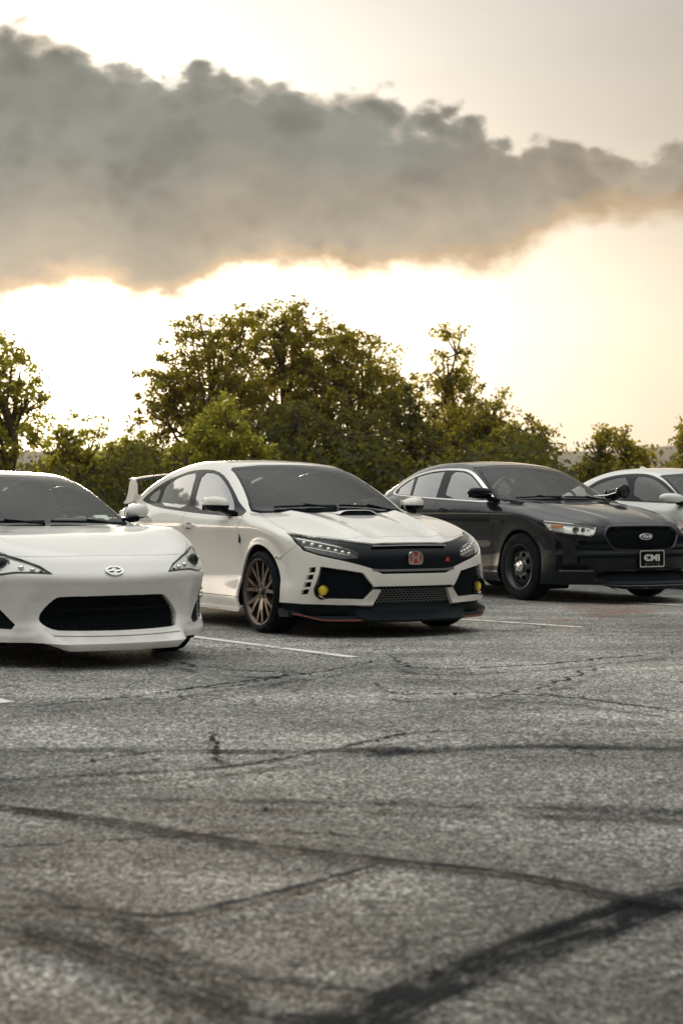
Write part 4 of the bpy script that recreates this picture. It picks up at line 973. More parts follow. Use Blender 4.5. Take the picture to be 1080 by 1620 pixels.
    p=surf(s,-.50,.455,.001); n_=surf_n(s,p); q=n_.to_track_quat('Z','Y').to_matrix().to_4x4(); bm=bmesh.new(); M=Matrix.Translation(p)@q
    for r0,r1,zz in ((.0,.031,.0015),): 
        vs=[bm.verts.new(M@Vector((r1*math.cos(t*math.pi/12),r1*math.sin(t*math.pi/12),zz))) for t in range(24)]; v2=[bm.verts.new(M@Vector((r1*1.08*math.cos(t*math.pi/12),r1*1.08*math.sin(t*math.pi/12),-.004))) for t in range(24)]
        bm.faces.new(vs)
        for t in range(24): bm.faces.new((vs[t],vs[(t+1)%24],v2[(t+1)%24],v2[t]))
    bmesh.ops.recalc_face_normals(bm,faces=bm.faces); bm_obj('tow_hook_cover',bm,WHITE2,R)
    # oval emblem
    c=surf(s,0,.595,.0)+surf_n(s,surf(s,0,.595,0))*.006; e=bpy.data.objects.new('emblem',None); link(e,R); e.location=c; nn=surf_n(s,surf(s,0,.595,0)); e.rotation_euler=(0,-math.atan2(nn.z,nn.x),0)
    bm=bmesh.new(); n=32; o_=[(.058*math.cos(2*math.pi*i/n),.036*math.sin(2*math.pi*i/n)) for i in range(n)]; prism(bm,o_,'X',-.004,.002); bm_obj('badge_plate',bm,NAVY,e)
    bm=bmesh.new(); A=[bm.verts.new((.007,y,z)) for y,z in o_];B=[bm.verts.new((.007,y*.84,z*.80)) for y,z in o_];C2=[bm.verts.new((-.003,y*1.05,z*1.06)) for y,z in o_]; D2=[bm.verts.new((.002,y*.83,z*.78)) for y,z in o_]
    for i in range(n):
        j=(i+1)%n
        for u,v in ((A,B),(C2,A),(B,D2)): bm.faces.new((u[i],u[j],v[j],v[i]))
    bmesh.ops.recalc_face_normals(bm,faces=bm.faces); bm_obj('badge_rim',bm,CHROME,e)
    bm=bmesh.new(); prism(bm,[(-.044,.004),(-.010,.010),(.016,.004),(.044,.008),(.044,-.003),(.012,-.007),(-.012,-.001),(-.044,-.006)],'X',.002,.006); prism(bm,[(-.02,.020),(.006,.022),(.02,.014),(-.006,.013)],'X',.002,.006); prism(bm,[(-.006,-.012),(.02,-.012),(.006,-.022),(-.02,-.020)],'X',.002,.006); bm_obj('badge_letters',bm,CHROME,e)
    wiper(R,s,[(-.33,.58),(-.35,.3),(-.335,.03)]); wiper(R,s,[(-.33,-.02),(-.36,-.30),(-.42,-.52)])
    inner_body(S,R,.86); underside(R,s,.5,-3.1,.20); arches(R,s,.318)
    cabin(R,s,.05,.18,.875,rear=True,rx=-2.0)
    # paper tag behind the windshield
    bm=bmesh.new(); bm_box(bm,surf_top(s,-.60,.52,-.03),(.07,.10,.004),Matrix.Rotation(math.radians(28),3,'Y')); bm_obj('paper_tag',bm,WHT,R)
    for x in (0,-2.57):
        for sd in (-1,1): wheel(R,x,sd*.745,.318,.225,.235,'plain',sd)
    tag(R,'white coupe at the left edge of the picture, wide black mesh mouth and oval badge','car')
    return R
# ================================================================ BLACK SEDAN (former patrol car)
def build_sedan():
    s=TAU; R=car_root('sedan_car','tau')
    fr=lambda c,n: c.x>.25 and n.z<.95
    hl=[(.900,.865),(.746,.838),(.540,.797),(.600,.715),(.640,.700),(.806,.726),(.885,.752),(.905,.79)]
    gr=[(-.01,.822),(.40,.816),(.435,.806),(.480,.765),(.508,.715),(.49,.68),(.445,.60),(.405,.566),(.35,.551),(-.01,.541)]
    gi=[(-.01,.806),(.39,.801),(.425,.79),(.462,.755),(.486,.713),(.47,.68),(.428,.61),(.39,.580),(.34,.567),(-.01,.557)]
    lowin=[(-.01,.335),(.48,.335),(.56,.320),(.60,.285),(.56,.235),(-.01,.225)]
    foggy=[(.66,.385),(.80,.40),(.86,.375),(.84,.345),(.70,.345)]
    ws=[(-.01,1.125),(.40,1.118),(.64,1.105),(.735,1.105),(.71,1.19),(.645,1.33),(.585,1.435),(.56,1.450),(.3,1.475),(-.01,1.482)]
    wt=[(-.01,1.105),(.40,1.10),(.68,1.088),(.765,1.098),(.735,1.20),(.665,1.34),(.605,1.445),(.57,1.465),(.3,1.492),(-.01,1.498)]
    wc=lambda c,n: -1.6<c.x<-.1 and n.x>.12 and n.z>.1 and c.z>1.0
    dlo=[(-2.905,1.158),(-2.935,1.20),(-2.85,1.275),(-2.62,1.385),(-2.25,1.448),(-1.924,1.466),(-1.513,1.455),(-1.30,1.415),(-1.10,1.335),(-.829,1.195),(-.64,1.085),(-.62,1.055),(-1.545,1.092),(-2.367,1.128)]
    dl2=[(-2.87,1.168),(-2.89,1.20),(-2.83,1.255),(-2.61,1.362),(-2.25,1.426),(-1.924,1.444),(-1.513,1.433),(-1.31,1.394),(-1.12,1.316),(-.85,1.180),(-.68,1.090),(-.67,1.070),(-1.545,1.104),(-2.367,1.140)]
    q=[(-2.80,1.172),(-2.43,1.152),(-2.535,1.365),(-2.62,1.345),(-2.82,1.245)]; rg=[(-2.37,1.148),(-1.79,1.120),(-1.84,1.275),(-1.895,1.432),(-2.22,1.415),(-2.475,1.377)]
    fg=[(-1.60,1.113),(-.76,1.082),(-.87,1.175),(-1.13,1.305),(-1.32,1.382),(-1.52,1.420),(-1.72,1.430),(-1.67,1.28)]
    hood=[(.915,-.01),(.912,.25),(.895,.42),(.872,.50),(.80,.575),(.60,.665),(.2,.755),(-.1,.785),(-.3,.79),(-.54,.735),(-.36,.5),(-.30,.25),(-.285,-.01)]
    df=[(-.555,1.04),(-.53,.85),(-.53,.55),(-.555,.32),(-.60,.285),(-1.56,.285),(-1.67,.35),(-1.70,.6),(-1.70,1.13),(-.75,1.13)]
    dr=[(-1.70,1.13),(-1.70,.6),(-1.67,.35),(-1.69,.285),(-2.33,.285),(-2.37,.42),(-2.43,.60),(-2.56,.76),(-2.66,.90),(-2.68,1.18),(-2.4,1.2)]
    regs=[('arch_front','S',circ(0,s.wr,s.arch_r,48),side_c),('arch_rear','S',circ(-2.868,s.wr,s.arch_r,48),side_c),
     ('headlight','F',hl,fr),('grille','F',gi,fr),('grille_frame','F',gr,fr),('lowin','F',lowin,fr),('foggy','F',foggy,fr),
     ('windshield','F',ws,wc),('wtrim','F',wt,wc),('fglass','S',chaikin(fg,1),side_c),('rglass','S',rg,side_c),('qglass','S',q,side_c),('dlo2','S',chaikin(dl2,1),side_c),('dlo','S',chaikin(dlo,1),side_c),
     ('hood','T',hood,lambda c,n:n.z>.22 and c.x>-.6),('cowl','T',[(-.285,-.01),(-.30,.25),(-.36,.5),(-.54,.735),(-.7,.78),(-.72,-.01)],lambda c,n:n.z>.2 and c.z>1.0),
     ('front_door','S',df,side_c),('rear_door','S',dr,side_c),('sill','S',[(-.36,.10),(-.36,.285),(-2.50,.285),(-2.50,.10)],side_c),
     ('front_bumper','S',[(.20,.0),(.20,.66),(.37,.705),(.55,.715),(.64,.715),(.80,.90),(1.3,.90),(1.3,0)],lambda c,n:c.x>.2),
     ('front_fender','S',[(-.545,.0),(-.54,1.03),(-.56,1.14),(.90,1.1),(.90,.4),(.5,0)],lambda c,n:c.x>-.55 and c.y>.4),
     ('roof','T',[(-1.25,-.01),(-1.32,.42),(-1.40,.53),(-2.3,.55),(-2.62,.52),(-2.72,-.01)],lambda c,n:n.z>.3 and c.z>1.2),
     ('rear_glass','T',[(-2.80,-.01),(-2.72,.52),(-3.28,.50),(-3.42,-.01)],lambda c,n:n.z>.2 and c.z>1.05)]
    S=Shell(s,regs); P=lambda *a,**k: S.part(*a,**k)
    for sd in (-1,1):
        P('front_door','front_door',sd,BLACK,R); P('rear_door','rear_door',sd,BLACK,R); P('front_fender','front_fender',sd,BLACK,R); P('side_sill','sill',sd,BLACK,R,gap=.003)
        P('window_trim','dlo',sd,CHROME,R,gap=0,off=.002,flange=.01); P('window_frame','dlo2',sd,GLOSSB,R,gap=0,off=-.004)
        for g in ('fglass','rglass','qglass'): P('side_window',g,sd,GL_C,R,gap=0,off=-.008,flange=0)
        h=P('headlight','headlight',sd,LENS,R,gap=.002,off=-.002,flange=0); P('lamp_housing','headlight',sd,LAMPW,h,gap=0,off=-.030,flange=0)
        p=surf(s,.735*sd,.765,-.028); projector(h,p,.030,Vector((1,.25*sd,0)).normalized(),mat=STEELB)
        bm=bmesh.new(); a=surf(s,.868*sd,.818,-.020); b=surf(s,.815*sd,.790,-.020); bm_box(bm,(a+b)/2,((a-b).length*1.05,.02,.030),Matrix.Rotation(math.atan2(a.y-b.y,a.x-b.x),3,'Z'),.008); bm_obj('amber_reflector',bm,AMBER,h)
        for y,z,r in ((.67,.765,.026),(.62,.770,.018)):
            p=surf(s,y*sd,z,-.03); bm=bmesh.new(); bmesh.ops.create_uvsphere(bm,u_segments=14,v_segments=8,radius=1,matrix=Matrix.Translation(p)@Matrix.Diagonal((.02,r,r*.9,1))); bm_obj('lamp_cell',bm,STEELB if r>.02 else CHROME,h,smooth=True)
        bm=bmesh.new(); tube(bm,[surf(s,y*sd,z,-.010) for y,z in [(.89,.855),(.75,.830),(.55,.791),(.61,.715),(.65,.706),(.80,.732),(.89,.765)]],.006,6); bm_obj('lamp_edge',bm,CHROME,h)
        P('fog_pocket','foggy',sd,PLAST,R,gap=0,off=-.03,flange=0)
        sweep(s,.62*sd,.86*sd,lambda y:.335-.01*(abs(y)-.6),.012,.012,TRIMG,R,'bumper_strip',n=14)
        b=surf_side(s,-.62,1.075,sd,-.02); mirror(R,b,1.10,-.66,1.155,.135,.21,sd,GLOSSB,GLOSSB,.5)
        for x,z in ((-1.52,.965),(-2.50,.985)): handle(R,surf_side(s,x,z,sd),BLACK,GLOSSB,.20,sd,s)
        # moulding strip along doors, fender vent
        for x0,x1,nm in ((-.58,-1.67,'door_moulding'),(-1.73,-2.60,'door_moulding')):
            V=[];F=[];n=12
            for i in range(n+1):
                x=x0+(x1-x0)*i/n; z=.858+.012*(x0-x)*.6+(0 if x0>-1 else .008); a=surf_side(s,x,z-.016,sd,.008); b_=surf_side(s,x,z+.016,sd,.008); V+=[a,b_,b_-Vector((0,sd*.02,0)),a-Vector((0,sd*.02,0))]
            for i in range(n):
                for u in range(3): F.append((4*i+u,4*i+u+1,4*i+5+u,4*i+4+u) if sd>0 else (4*i+u,4*i+4+u,4*i+5+u,4*i+u+1))
            mesh_obj(nm,V,F,GLOSSB,R)
        p=surf_side(s,-.43,.848,sd,.002); bm=bmesh.new(); prism(bm,[(-.13,.022),(.13,.020),(.10,-.016),(-.10,-.026)],'Y',p.y-sd*.01,p.y+sd*.010); bmesh.ops.translate(bm,verts=bm.verts,vec=(p.x,0,p.z)); bm_obj('fender_vent',bm,GLOSSB,R)
        # round spot lamp on the windshield pillar
        o=bpy.data.objects.new('spot_lamp',None); link(o,R)
        if sd>0:
            c=Vector((-.50,sd*.90,1.185)); nn=Vector((1,.1,.0)).normalized(); qq=nn.to_track_quat('Z','Y').to_matrix().to_4x4()
            bm=bmesh.new(); prof=[(-.085,.0),(-.08,.03),(-.055,.060),(-.02,.074),(.02,.079),(.03,.079),(.032,.070)]; n=28
            rings=[[bm.verts.new(Matrix.Translation(c)@qq@Vector((max(r,.001)*math.cos(2*math.pi*i/n),max(r,.001)*math.sin(2*math.pi*i/n),a))) for i in range(n)] for a,r in prof]
            for a,b in zip(rings,rings[1:]):
                for i in range(n): bm.faces.new((a[i],a[(i+1)%n],b[(i+1)%n],b[i]))
            bmesh.ops.recalc_face_normals(bm,faces=bm.faces); bm_obj('lamp_shell',bm,GLOSSB,o,angle=60)
            bm=bmesh.new(); bmesh.ops.create_uvsphere(bm,u_segments=20,v_segments=10,radius=1,matrix=Matrix.Translation(c+nn*.022)@qq@Matrix.Diagonal((.070,.070,.018,1))); bm_obj('lamp_glass',bm,STEELB,o,smooth=True)
            bm=bmesh.new(); bm_cyl(bm,c-nn*.05,(-.66,sd*.80,1.14),.012); bm_cyl(bm,(-.66,sd*.80,1.14),(-.74,sd*.66,1.13),.012); bm_obj('lamp_arm',bm,CHROME,o)
        else: bpy.data.objects.remove(o)
    P('hood','hood',0,BLACK,R,gap=.003,flange=.025); P('windshield','windshield',0,GL_W,R,gap=0,off=-.004,flange=0); P('windshield_trim','wtrim',0,GLOSSB,R,gap=0,off=-.003,flange=.01)
    P('cowl','cowl',0,PLAST,R,gap=0,off=-.012,flange=.01); P('front_bumper','front_bumper',0,BLACK,R,gap=.0025,flange=.04); P('roof','roof',0,BLACK,R); P('rear_window','rear_glass',0,GL_C,R,gap=0,off=-.004,flange=0)
    P('body_shell','rest',0,BLACK,R,gap=.002); P('grille_cavity','grille',0,DARK,R,gap=0,off=-.05,flange=0); P('grille_frame','grille_frame',0,STEELB,R,gap=-.001,off=.006,flange=.03)
    P('lower_grille_cavity','lowin',0,DARK,R,gap=0,off=-.04,flange=0)
    hexmesh(s,[(y,z) for y,z in [(-.45,.61),(-.39,.57),(.39,.57),(.45,.61),(.48,.71),(.42,.79),(-.42,.79),(-.48,.71)]],.042,.006,.012,PLAST,R,'grille_mesh',off=.02)
    # oval badge
    c=surf(s,0,.694,.008); e=bpy.data.objects.new('emblem',None); link(e,R); e.location=c
    bm=bmesh.new(); n=36; o_=[(.082*math.cos(2*math.pi*i/n),.034*math.sin(2*math.pi*i/n)) for i in range(n)]; prism(bm,o_,'X',-.015,.002); bm_obj('badge_plate',bm,WHT,e); bm=bmesh.new(); prism(bm,[(y*.88,z*.80) for y,z in o_],'X',.002,.004); bm_obj('badge_field',bm,NAVY,e)
    o=text_mesh('Ford',.050,WHT,'badge_script',e,(.006,0,.002),(math.radians(90),0,math.radians(90)),.002,(1.15,1.),.35,.0022)
    # novelty front plate
    c=Vector((1.048,.035,.463)); pl=bpy.data.objects.new('front_plate',None); link(pl,R); pl.location=c
    bm=bmesh.new(); prism(bm,[(-.150,-.078),(.150,-.078),(.150,.078),(-.150,.078)],'X',-.004,.0); bm_obj('plate_sheet',bm,GLOSSB,pl)
    bm=bmesh.new(); oo=chaikin([(-.166,-.090),(.166,-.090),(.166,.090),(-.166,.090)],0); 
    oo=[]; 
    for (cx,cz,a0) in ((.148,.072,0),(-.148,.072,90),(-.148,-.072,180),(.148,-.072,270)):
        for k in range(5): t=math.radians(a0+22.5*k); oo.append((cx+.018*math.cos(t),cz+.018*math.sin(t)))
    n=len(oo); A=[bm.verts.new((.006,y,z)) for y,z in oo]; B=[bm.verts.new((.006,y*.925,z*.86)) for y,z in oo]; A2=[bm.verts.new((-.012,y,z)) for y,z in oo]; B2=[bm.verts.new((-.001,y*.925,z*.86)) for y,z in oo]
    for i in range(n):
        j=(i+1)%n
        for u,v in ((A,B),(A2,A),(B,B2)): bm.faces.new((u[i],u[j],v[j],v[i]))
    bmesh.ops.recalc_face_normals(bm,faces=bm.faces); bm_obj('plate_frame',bm,CHROME,pl)
    text_mesh('CMI',.112,WHT,'plate_letters',pl,(.002,0,.006),(math.radians(90),0,math.radians(90)),.001,(1.12,.82),0,.0045)
    bm=bmesh.new(); bm_box(bm,(.003,-.078,.006),(.003,.05,.012)); bm_obj('letter_bar',bm,WHT,pl)
    bm=bmesh.new(); bm_box(bm,(.003,0,-.048),(.002,.20,.003)); bm_obj('plate_line',bm,TRIMG,pl)
    for y in (-.085,.085):
        bm=bmesh.new(); bm_cyl(bm,(.0,y,-.064),(.006,y,-.064),.007,seg=8); bm_obj('plate_screw',bm,CHROME,pl)
    bm=bmesh.new(); bm_box(bm,(1.02,0.035,.463),(.05,.28,.14)); bm_obj('plate_bracket',bm,PLAST,R)
    wiper(R,s,[(-.38,.62),(-.42,.3),(-.40,.0)],.018); wiper(R,s,[(-.40,-.06),(-.45,-.35),(-.52,-.60)],.018)
    sweep(s,-.84,.84,lambda y:.515+.02*abs(y),.010,.006,BLACK,R,'bumper_crease')
    sweep(s,-.60,.60,lambda y:.212,.02,.02,PLAST,R,'air_dam',thick=.05)
    bm=bmesh.new(); p=surf_top(s,-2.62,-.12,-.004); bm_lathe(bm,[(0,.045),(.03,.035),(.055,.012),(.06,0)],16,'X',(0,0,0)); 
    bmesh.ops.rotate(bm,verts=bm.verts,matrix=Matrix.Rotation(-math.pi/2,3,'Y')); bmesh.ops.translate(bm,verts=bm.verts,vec=p); bm_obj('antenna_puck',bm,GLOSSB,R,angle=40)
    inner_body(S,R,1.06); underside(R,s,.6,-3.8,.24); arches(R,s,.363)
    cabin(R,s,-.02,.42,1.085,rx=-2.35)
    for x in (0,-2.868):
        for sd in (-1,1): wheel(R,x,sd*.815,.363,.245,.240,'steel',sd)
    tag(R,'black sedan with black steel wheels, chrome hub caps and a CMI front plate','car')
    return R
# ================================================================ WHITE SEDAN (right edge)
def build_white_sedan():
    s=CHG; R=car_root('white_sedan_car','chg')
    dlo=[(-2.75,1.215),(-2.62,1.31),(-2.424,1.385),(-2.15,1.425),(-1.85,1.438),(-1.60,1.430),(-1.38,1.39),(-1.17,1.32),(-.92,1.20),(-.64,1.05),(-1.549,1.075),(-2.3,1.115)]
    rg=[(-2.62,1.225),(-2.50,1.315),(-2.20,1.380),(-1.93,1.402),(-1.72,1.10),(-2.2,1.125)]; rg=[(-2.62,1.215),(-2.52,1.305),(-2.20,1.382),(-1.90,1.405),(-1.70,1.095),(-2.2,1.128)]
    fg=[(-1.78,1.405),(-1.58,1.400),(-1.38,1.362),(-1.17,1.288),(-.93,1.172),(-.74,1.068),(-1.565,1.088)]
    ws=[(-.01,1.06),(.40,1.055),(.70,1.05),(.735,1.07),(.70,1.17),(.63,1.30),(.58,1.385),(.55,1.395),(.3,1.415),(-.01,1.42)]
    wt=[(-.01,1.045),(.40,1.04),(.74,1.035),(.76,1.07),(.72,1.18),(.65,1.31),(.60,1.395),(.56,1.41),(.3,1.43),(-.01,1.435)]
    wc=lambda c,n: -1.6<c.x<-.1 and n.x>.12 and n.z>.1 and c.z>.98
    df=[(-.50,1.0),(-.48,.85),(-.50,.32),(-.55,.285),(-1.62,.285),(-1.70,.35),(-1.72,.6),(-1.70,1.12),(-.70,1.09)]
    dr=[(-1.70,1.12),(-1.72,.6),(-1.70,.35),(-1.72,.285),(-2.5,.285),(-2.56,.45),(-2.62,.62),(-2.72,.80),(-2.76,1.0),(-2.72,1.2),(-2.2,1.2)]
    hood=[(.86,-.01),(.84,.4),(.78,.60),(.6,.72),(0,.78),(-.3,.79),(-.5,.76),(-.33,.5),(-.27,-.01)]
    fr=lambda c,n: c.x>.25 and n.z<.95
    regs=[('arch_front','S',circ(0,s.wr,s.arch_r,48),side_c),('arch_rear','S',circ(-3.05,s.wr,s.arch_r,48),side_c),
     ('headlight','F',[(.56,.70),(.87,.72),(.88,.82),(.58,.80)],fr),('grille','F',[(-.01,.55),(.50,.55),(.53,.80),(-.01,.82)],fr),
     ('windshield','F',ws,wc),('wtrim','F',wt,wc),('fglass','S',chaikin(fg,1),side_c),('rglass','S',chaikin(rg,1),side_c),('dlo','S',chaikin(dlo,1),side_c),
     ('hood','T',hood,lambda c,n:n.z>.22 and c.x>-.6),('front_door','S',df,side_c),('rear_door','S',dr,side_c),
     ('front_bumper','S',[(.20,.0),(.20,.60),(.37,.62),(.6,.72),(.80,.90),(1.3,.90),(1.3,0)],lambda c,n:c.x>.2),
     ('front_fender','S',[(-.49,.0),(-.48,1.0),(-.5,1.1),(.90,1.1),(.90,.4),(.5,0)],lambda c,n:c.x>-.5 and c.y>.4),
     ('roof','T',[(-1.22,-.01),(-1.30,.42),(-1.40,.53),(-2.4,.55),(-2.72,.52),(-2.82,-.01)],lambda c,n:n.z>.3 and c.z>1.2)]
    S=Shell(s,regs); P=lambda *a,**k: S.part(*a,**k)
    for sd in (-1,1):
        P('front_door','front_door',sd,SILV,R); P('rear_door','rear_door',sd,SILV,R); P('front_fender','front_fender',sd,SILV,R)
        P('window_frame','dlo',sd,TRIMG if False else GLOSSB,R,gap=0,off=-.004)
        for g in ('fglass','rglass'): P('side_window',g,sd,GL_D,R,gap=0,off=-.008,flange=0)
        h=P('headlight','headlight',sd,LENS,R,gap=.002,off=-.002,flange=0); P('lamp_housing','headlight',sd,REFL,h,gap=0,off=-.045,flange=0)
        b=surf_side(s,-.62,1.04,sd,-.02); mirror(R,b,1.12,-.64,1.105,.135,.22,sd,SILV,GLOSSB,.2)
        for x,z in ((-1.55,.93),(-2.55,.96)): handle(R,surf_side(s,x,z,sd),SILV,TRIMG,.20,sd,s)
    P('hood','hood',0,SILV,R,gap=.003,flange=.025); P('windshield','windshield',0,GL_W,R,gap=0,off=-.004,flange=0); P('windshield_trim','wtrim',0,GLOSSB,R,gap=0,off=-.003,flange=.01)
    P('front_bumper','front_bumper',0,SILV,R,gap=.0025,flange=.04); P('roof','roof',0,SILV,R); P('body_shell','rest',0,SILV,R,gap=.002); P('grille_cavity','grille',0,PLAST,R,gap=0,off=-.04,flange=0)
    bm=bmesh.new(); p=surf_top(s,-2.35,0.0,-.004); prism(bm,[(-.09,0),(.08,0),(.02,.016),(-.05,.045),(-.085,.045)],'Y',-.018,.018); bmesh.ops.translate(bm,verts=bm.verts,vec=p); bm_obj('roof_antenna',bm,SILV,R)
    inner_body(S,R,1.02); underside(R,s,.6,-3.8,.24); arches(R,s,.36); cabin(R,s,-.02,.40,1.04,rx=-2.4)
    for x in (0,-3.05):
        for sd in (-1,1): wheel(R,x,sd*.80,.36,.24,.25,'plain',sd)
    tag(R,'white sedan half cut by the right edge, dark tinted side windows, behind the black sedan','car')
    return R
# ================================================================ GROUND
def asphalt():
    m=bpy.data.materials.new('asphalt'); m.use_nodes=True; t=NT(m.node_tree); b=t.n['Principled BSDF']
    co=t.node('ShaderNodeTexCoord').outputs['Object']
    def vor(scale,feat='F1',rnd=1.,vec=co,out='Color'):
        n=t.node('ShaderNodeTexVoronoi',feature=feat); t.put(n.inputs['Vector'],vec); n.inputs['Scale'].default_value=scale; n.inputs['Randomness'].default_value=rnd; return n.outputs[out]
    stone=t.sep(vor(125.))[0]; stone2=t.sep(vor(62.))[1]; pit=vor(125.,out='Distance')
    grain=t.noise(co,75.,3,.6); grain2=t.noise(co,24.,4,.7); big=t.noise(co,.55,5,.6); mid=t.noise(co,2.6,5,.62); 
    streak=t.noise(t.vm('MULTIPLY',co,(.25,1.6,1.)),1.1,5,.6)
    v=t.m('ADD',t.m('MULTIPLY',t.m('POWER',stone,2.6),.62),t.m('MULTIPLY',t.m('POWER',stone2,3.5),.44))
    v=t.m('ADD',v,.055)
    v=t.m('MULTIPLY',v,t.mr(grain,.32,.68,.42,1.55)); v=t.m('MULTIPLY',v,t.mr(grain2,.32,.68,.60,1.38))
    v=t.m('MULTIPLY',v,t.mr(mid,.30,.70,.84,1.14)); v=t.m('MULTIPLY',v,t.mr(big,.34,.66,.62,1.22)); v=t.m('MULTIPLY',v,t.mr(streak,.34,.66,.70,1.15))
    v=t.m('MULTIPLY',v,.98)
    px0,py0,_=t.sep(co); near_falloff=t.m('MULTIPLY',t.mr(py0,8.,3.6),t.mr(t.noise(co,1.3,5,.65),.26,.56)); v=t.m('MULTIPLY',v,t.m('SUBTRACT',1.,t.m('MULTIPLY',near_falloff,.66)))
    col=t.mix(t.sep(vor(125.))[2],(.80,.86,.88,1),(1.12,1.0,.84,1))
    # fine alligator cracks in patches
    wv=t.vm('ADD',co,t.vm('SCALE',t.noise(co,3.,4,.6,col=True),sc=.30))
    cr=vor(1.3,'DISTANCE_TO_EDGE',1.,wv,'Distance'); cm=t.m('MULTIPLY',t.mr(cr,.004,.016,1.,0.),t.mr(t.noise(co,.42,3,.5),.52,.60))
    cr2=vor(4.6,'DISTANCE_TO_EDGE',1.,wv,'Distance'); cm2=t.m('MULTIPLY',t.mr(cr2,.008,.05,1.,0.),t.mr(t.noise(co,.8,3,.5),.56,.66))
    cm=t.m('MAXIMUM',cm,t.m('MULTIPLY',cm2,.7))
    cc=t.vm('SCALE',col,sc=v); cc=t.mix(t.m('MULTIPLY',cm,.85),cc,(.012,.015,.017,1))
    # rusty stain between the cars
    st=t.mr(t.noise(co,.9,4,.6),.48,.66); px,py,_=t.sep(co); loc=t.m('MULTIPLY',t.m('MULTIPLY',t.mr(py,12.5,14.5),t.mr(py,19.,16.5)),t.mr(px,0.8,2.))
    cc=t.mix(t.m('MULTIPLY',t.m('MULTIPLY',st,loc),.65),cc,(.21,.10,.055,1))
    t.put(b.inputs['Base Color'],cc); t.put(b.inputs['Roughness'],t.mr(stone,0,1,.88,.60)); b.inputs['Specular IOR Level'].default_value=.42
    h=t.m('ADD',t.m('MULTIPLY',pit,-.55),t.m('ADD',t.m('MULTIPLY',stone2,.35),t.m('MULTIPLY',grain,.5))); h=t.m('SUBTRACT',h,t.m('MULTIPLY',cm,2.))
    n=t.node('ShaderNodeBump'); t.put(n.inputs['Height'],h); n.inputs['Strength'].default_value=1.; n.inputs['Distance'].default_value=.006; t.put(b.inputs['Normal'],n.outputs[0])
    return m
def sheet(name,x0,x1,y0,y1,z,mat,nx=1,ny=1):
    V=[(x0+(x1-x0)*i/nx,y0+(y1-y0)*j/ny,z) for j in range(ny+1) for i in range(nx+1)]; F=[(j*(nx+1)+i,j*(nx+1)+i+1,(j+1)*(nx+1)+i+1,(j+1)*(nx+1)+i) for j in range(ny) for i in range(nx)]
    return mesh_obj(name,V,F,mat)
ASPH=asphalt()
DIRT=pbr('dry_grass_earth',(.06,.062,.03),.95,spec=.1,var=(.4,.4))
tag(sheet('ground',-3500,3500,-600,6000,-.06,DIRT),kind='structure')
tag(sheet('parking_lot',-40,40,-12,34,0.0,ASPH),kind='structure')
# kerb at the far side of the lot
KERB=pbr('kerb_concrete',(.30,.29,.27),.85,var=(3,.3)); bm=bmesh.new(); bm_box(bm,(0,34.1,.03),(80,.18,.2),None,.02); tag(bm_obj('kerb',bm,KERB),kind='structure')
def marks_mat(name,col,dens,scale,streaks=False,edge=.5,rough=.8,agg=True):
    m=bpy.data.materials.new(name); m.use_nodes=True; t=NT(m.node_tree); b=t.n['Principled BSDF']; b.inputs['Base Color'].default_value=(*col,1); b.inputs['Roughness'].default_value=rough; b.inputs['Specular IOR Level'].default_value=.25 if agg is not True or col[0]>.1 else .04
    co=t.node('ShaderNodeTexCoord').outputs['Object']; uv=t.node('ShaderNodeUVMap').outputs[0]; u,v,_=t.sep(uv)
    a=t.m('MULTIPLY',t.mr(v,0.,edge),t.mr(v,1.,1.-edge))
    n1=t.noise(co,scale,5,.7); n2=t.noise(co,60.,3,.7); n3=t.noise(co,1.1,3,.5)
    if streaks: a=t.m('MULTIPLY',a,t.m('ADD',.18,t.m('MULTIPLY',t.mr(t.noise(t.comb(t.m('MULTIPLY',u,1.6),t.m('MULTIPLY',v,16.),0.),1.,4,.65),.38,.60),.95)))
    a=t.m('MULTIPLY',a,t.mr(n1,.28,.62)); a=t.m('MULTIPLY',a,t.mr(n2,.36,.60,.35,1.)); a=t.m('MULTIPLY',a,t.mr(n3,.30,.60,.45,1.)); a=t.m('MULTIPLY',a,dens,clamp=True)
    t.put(b.inputs['Alpha'],a); return m
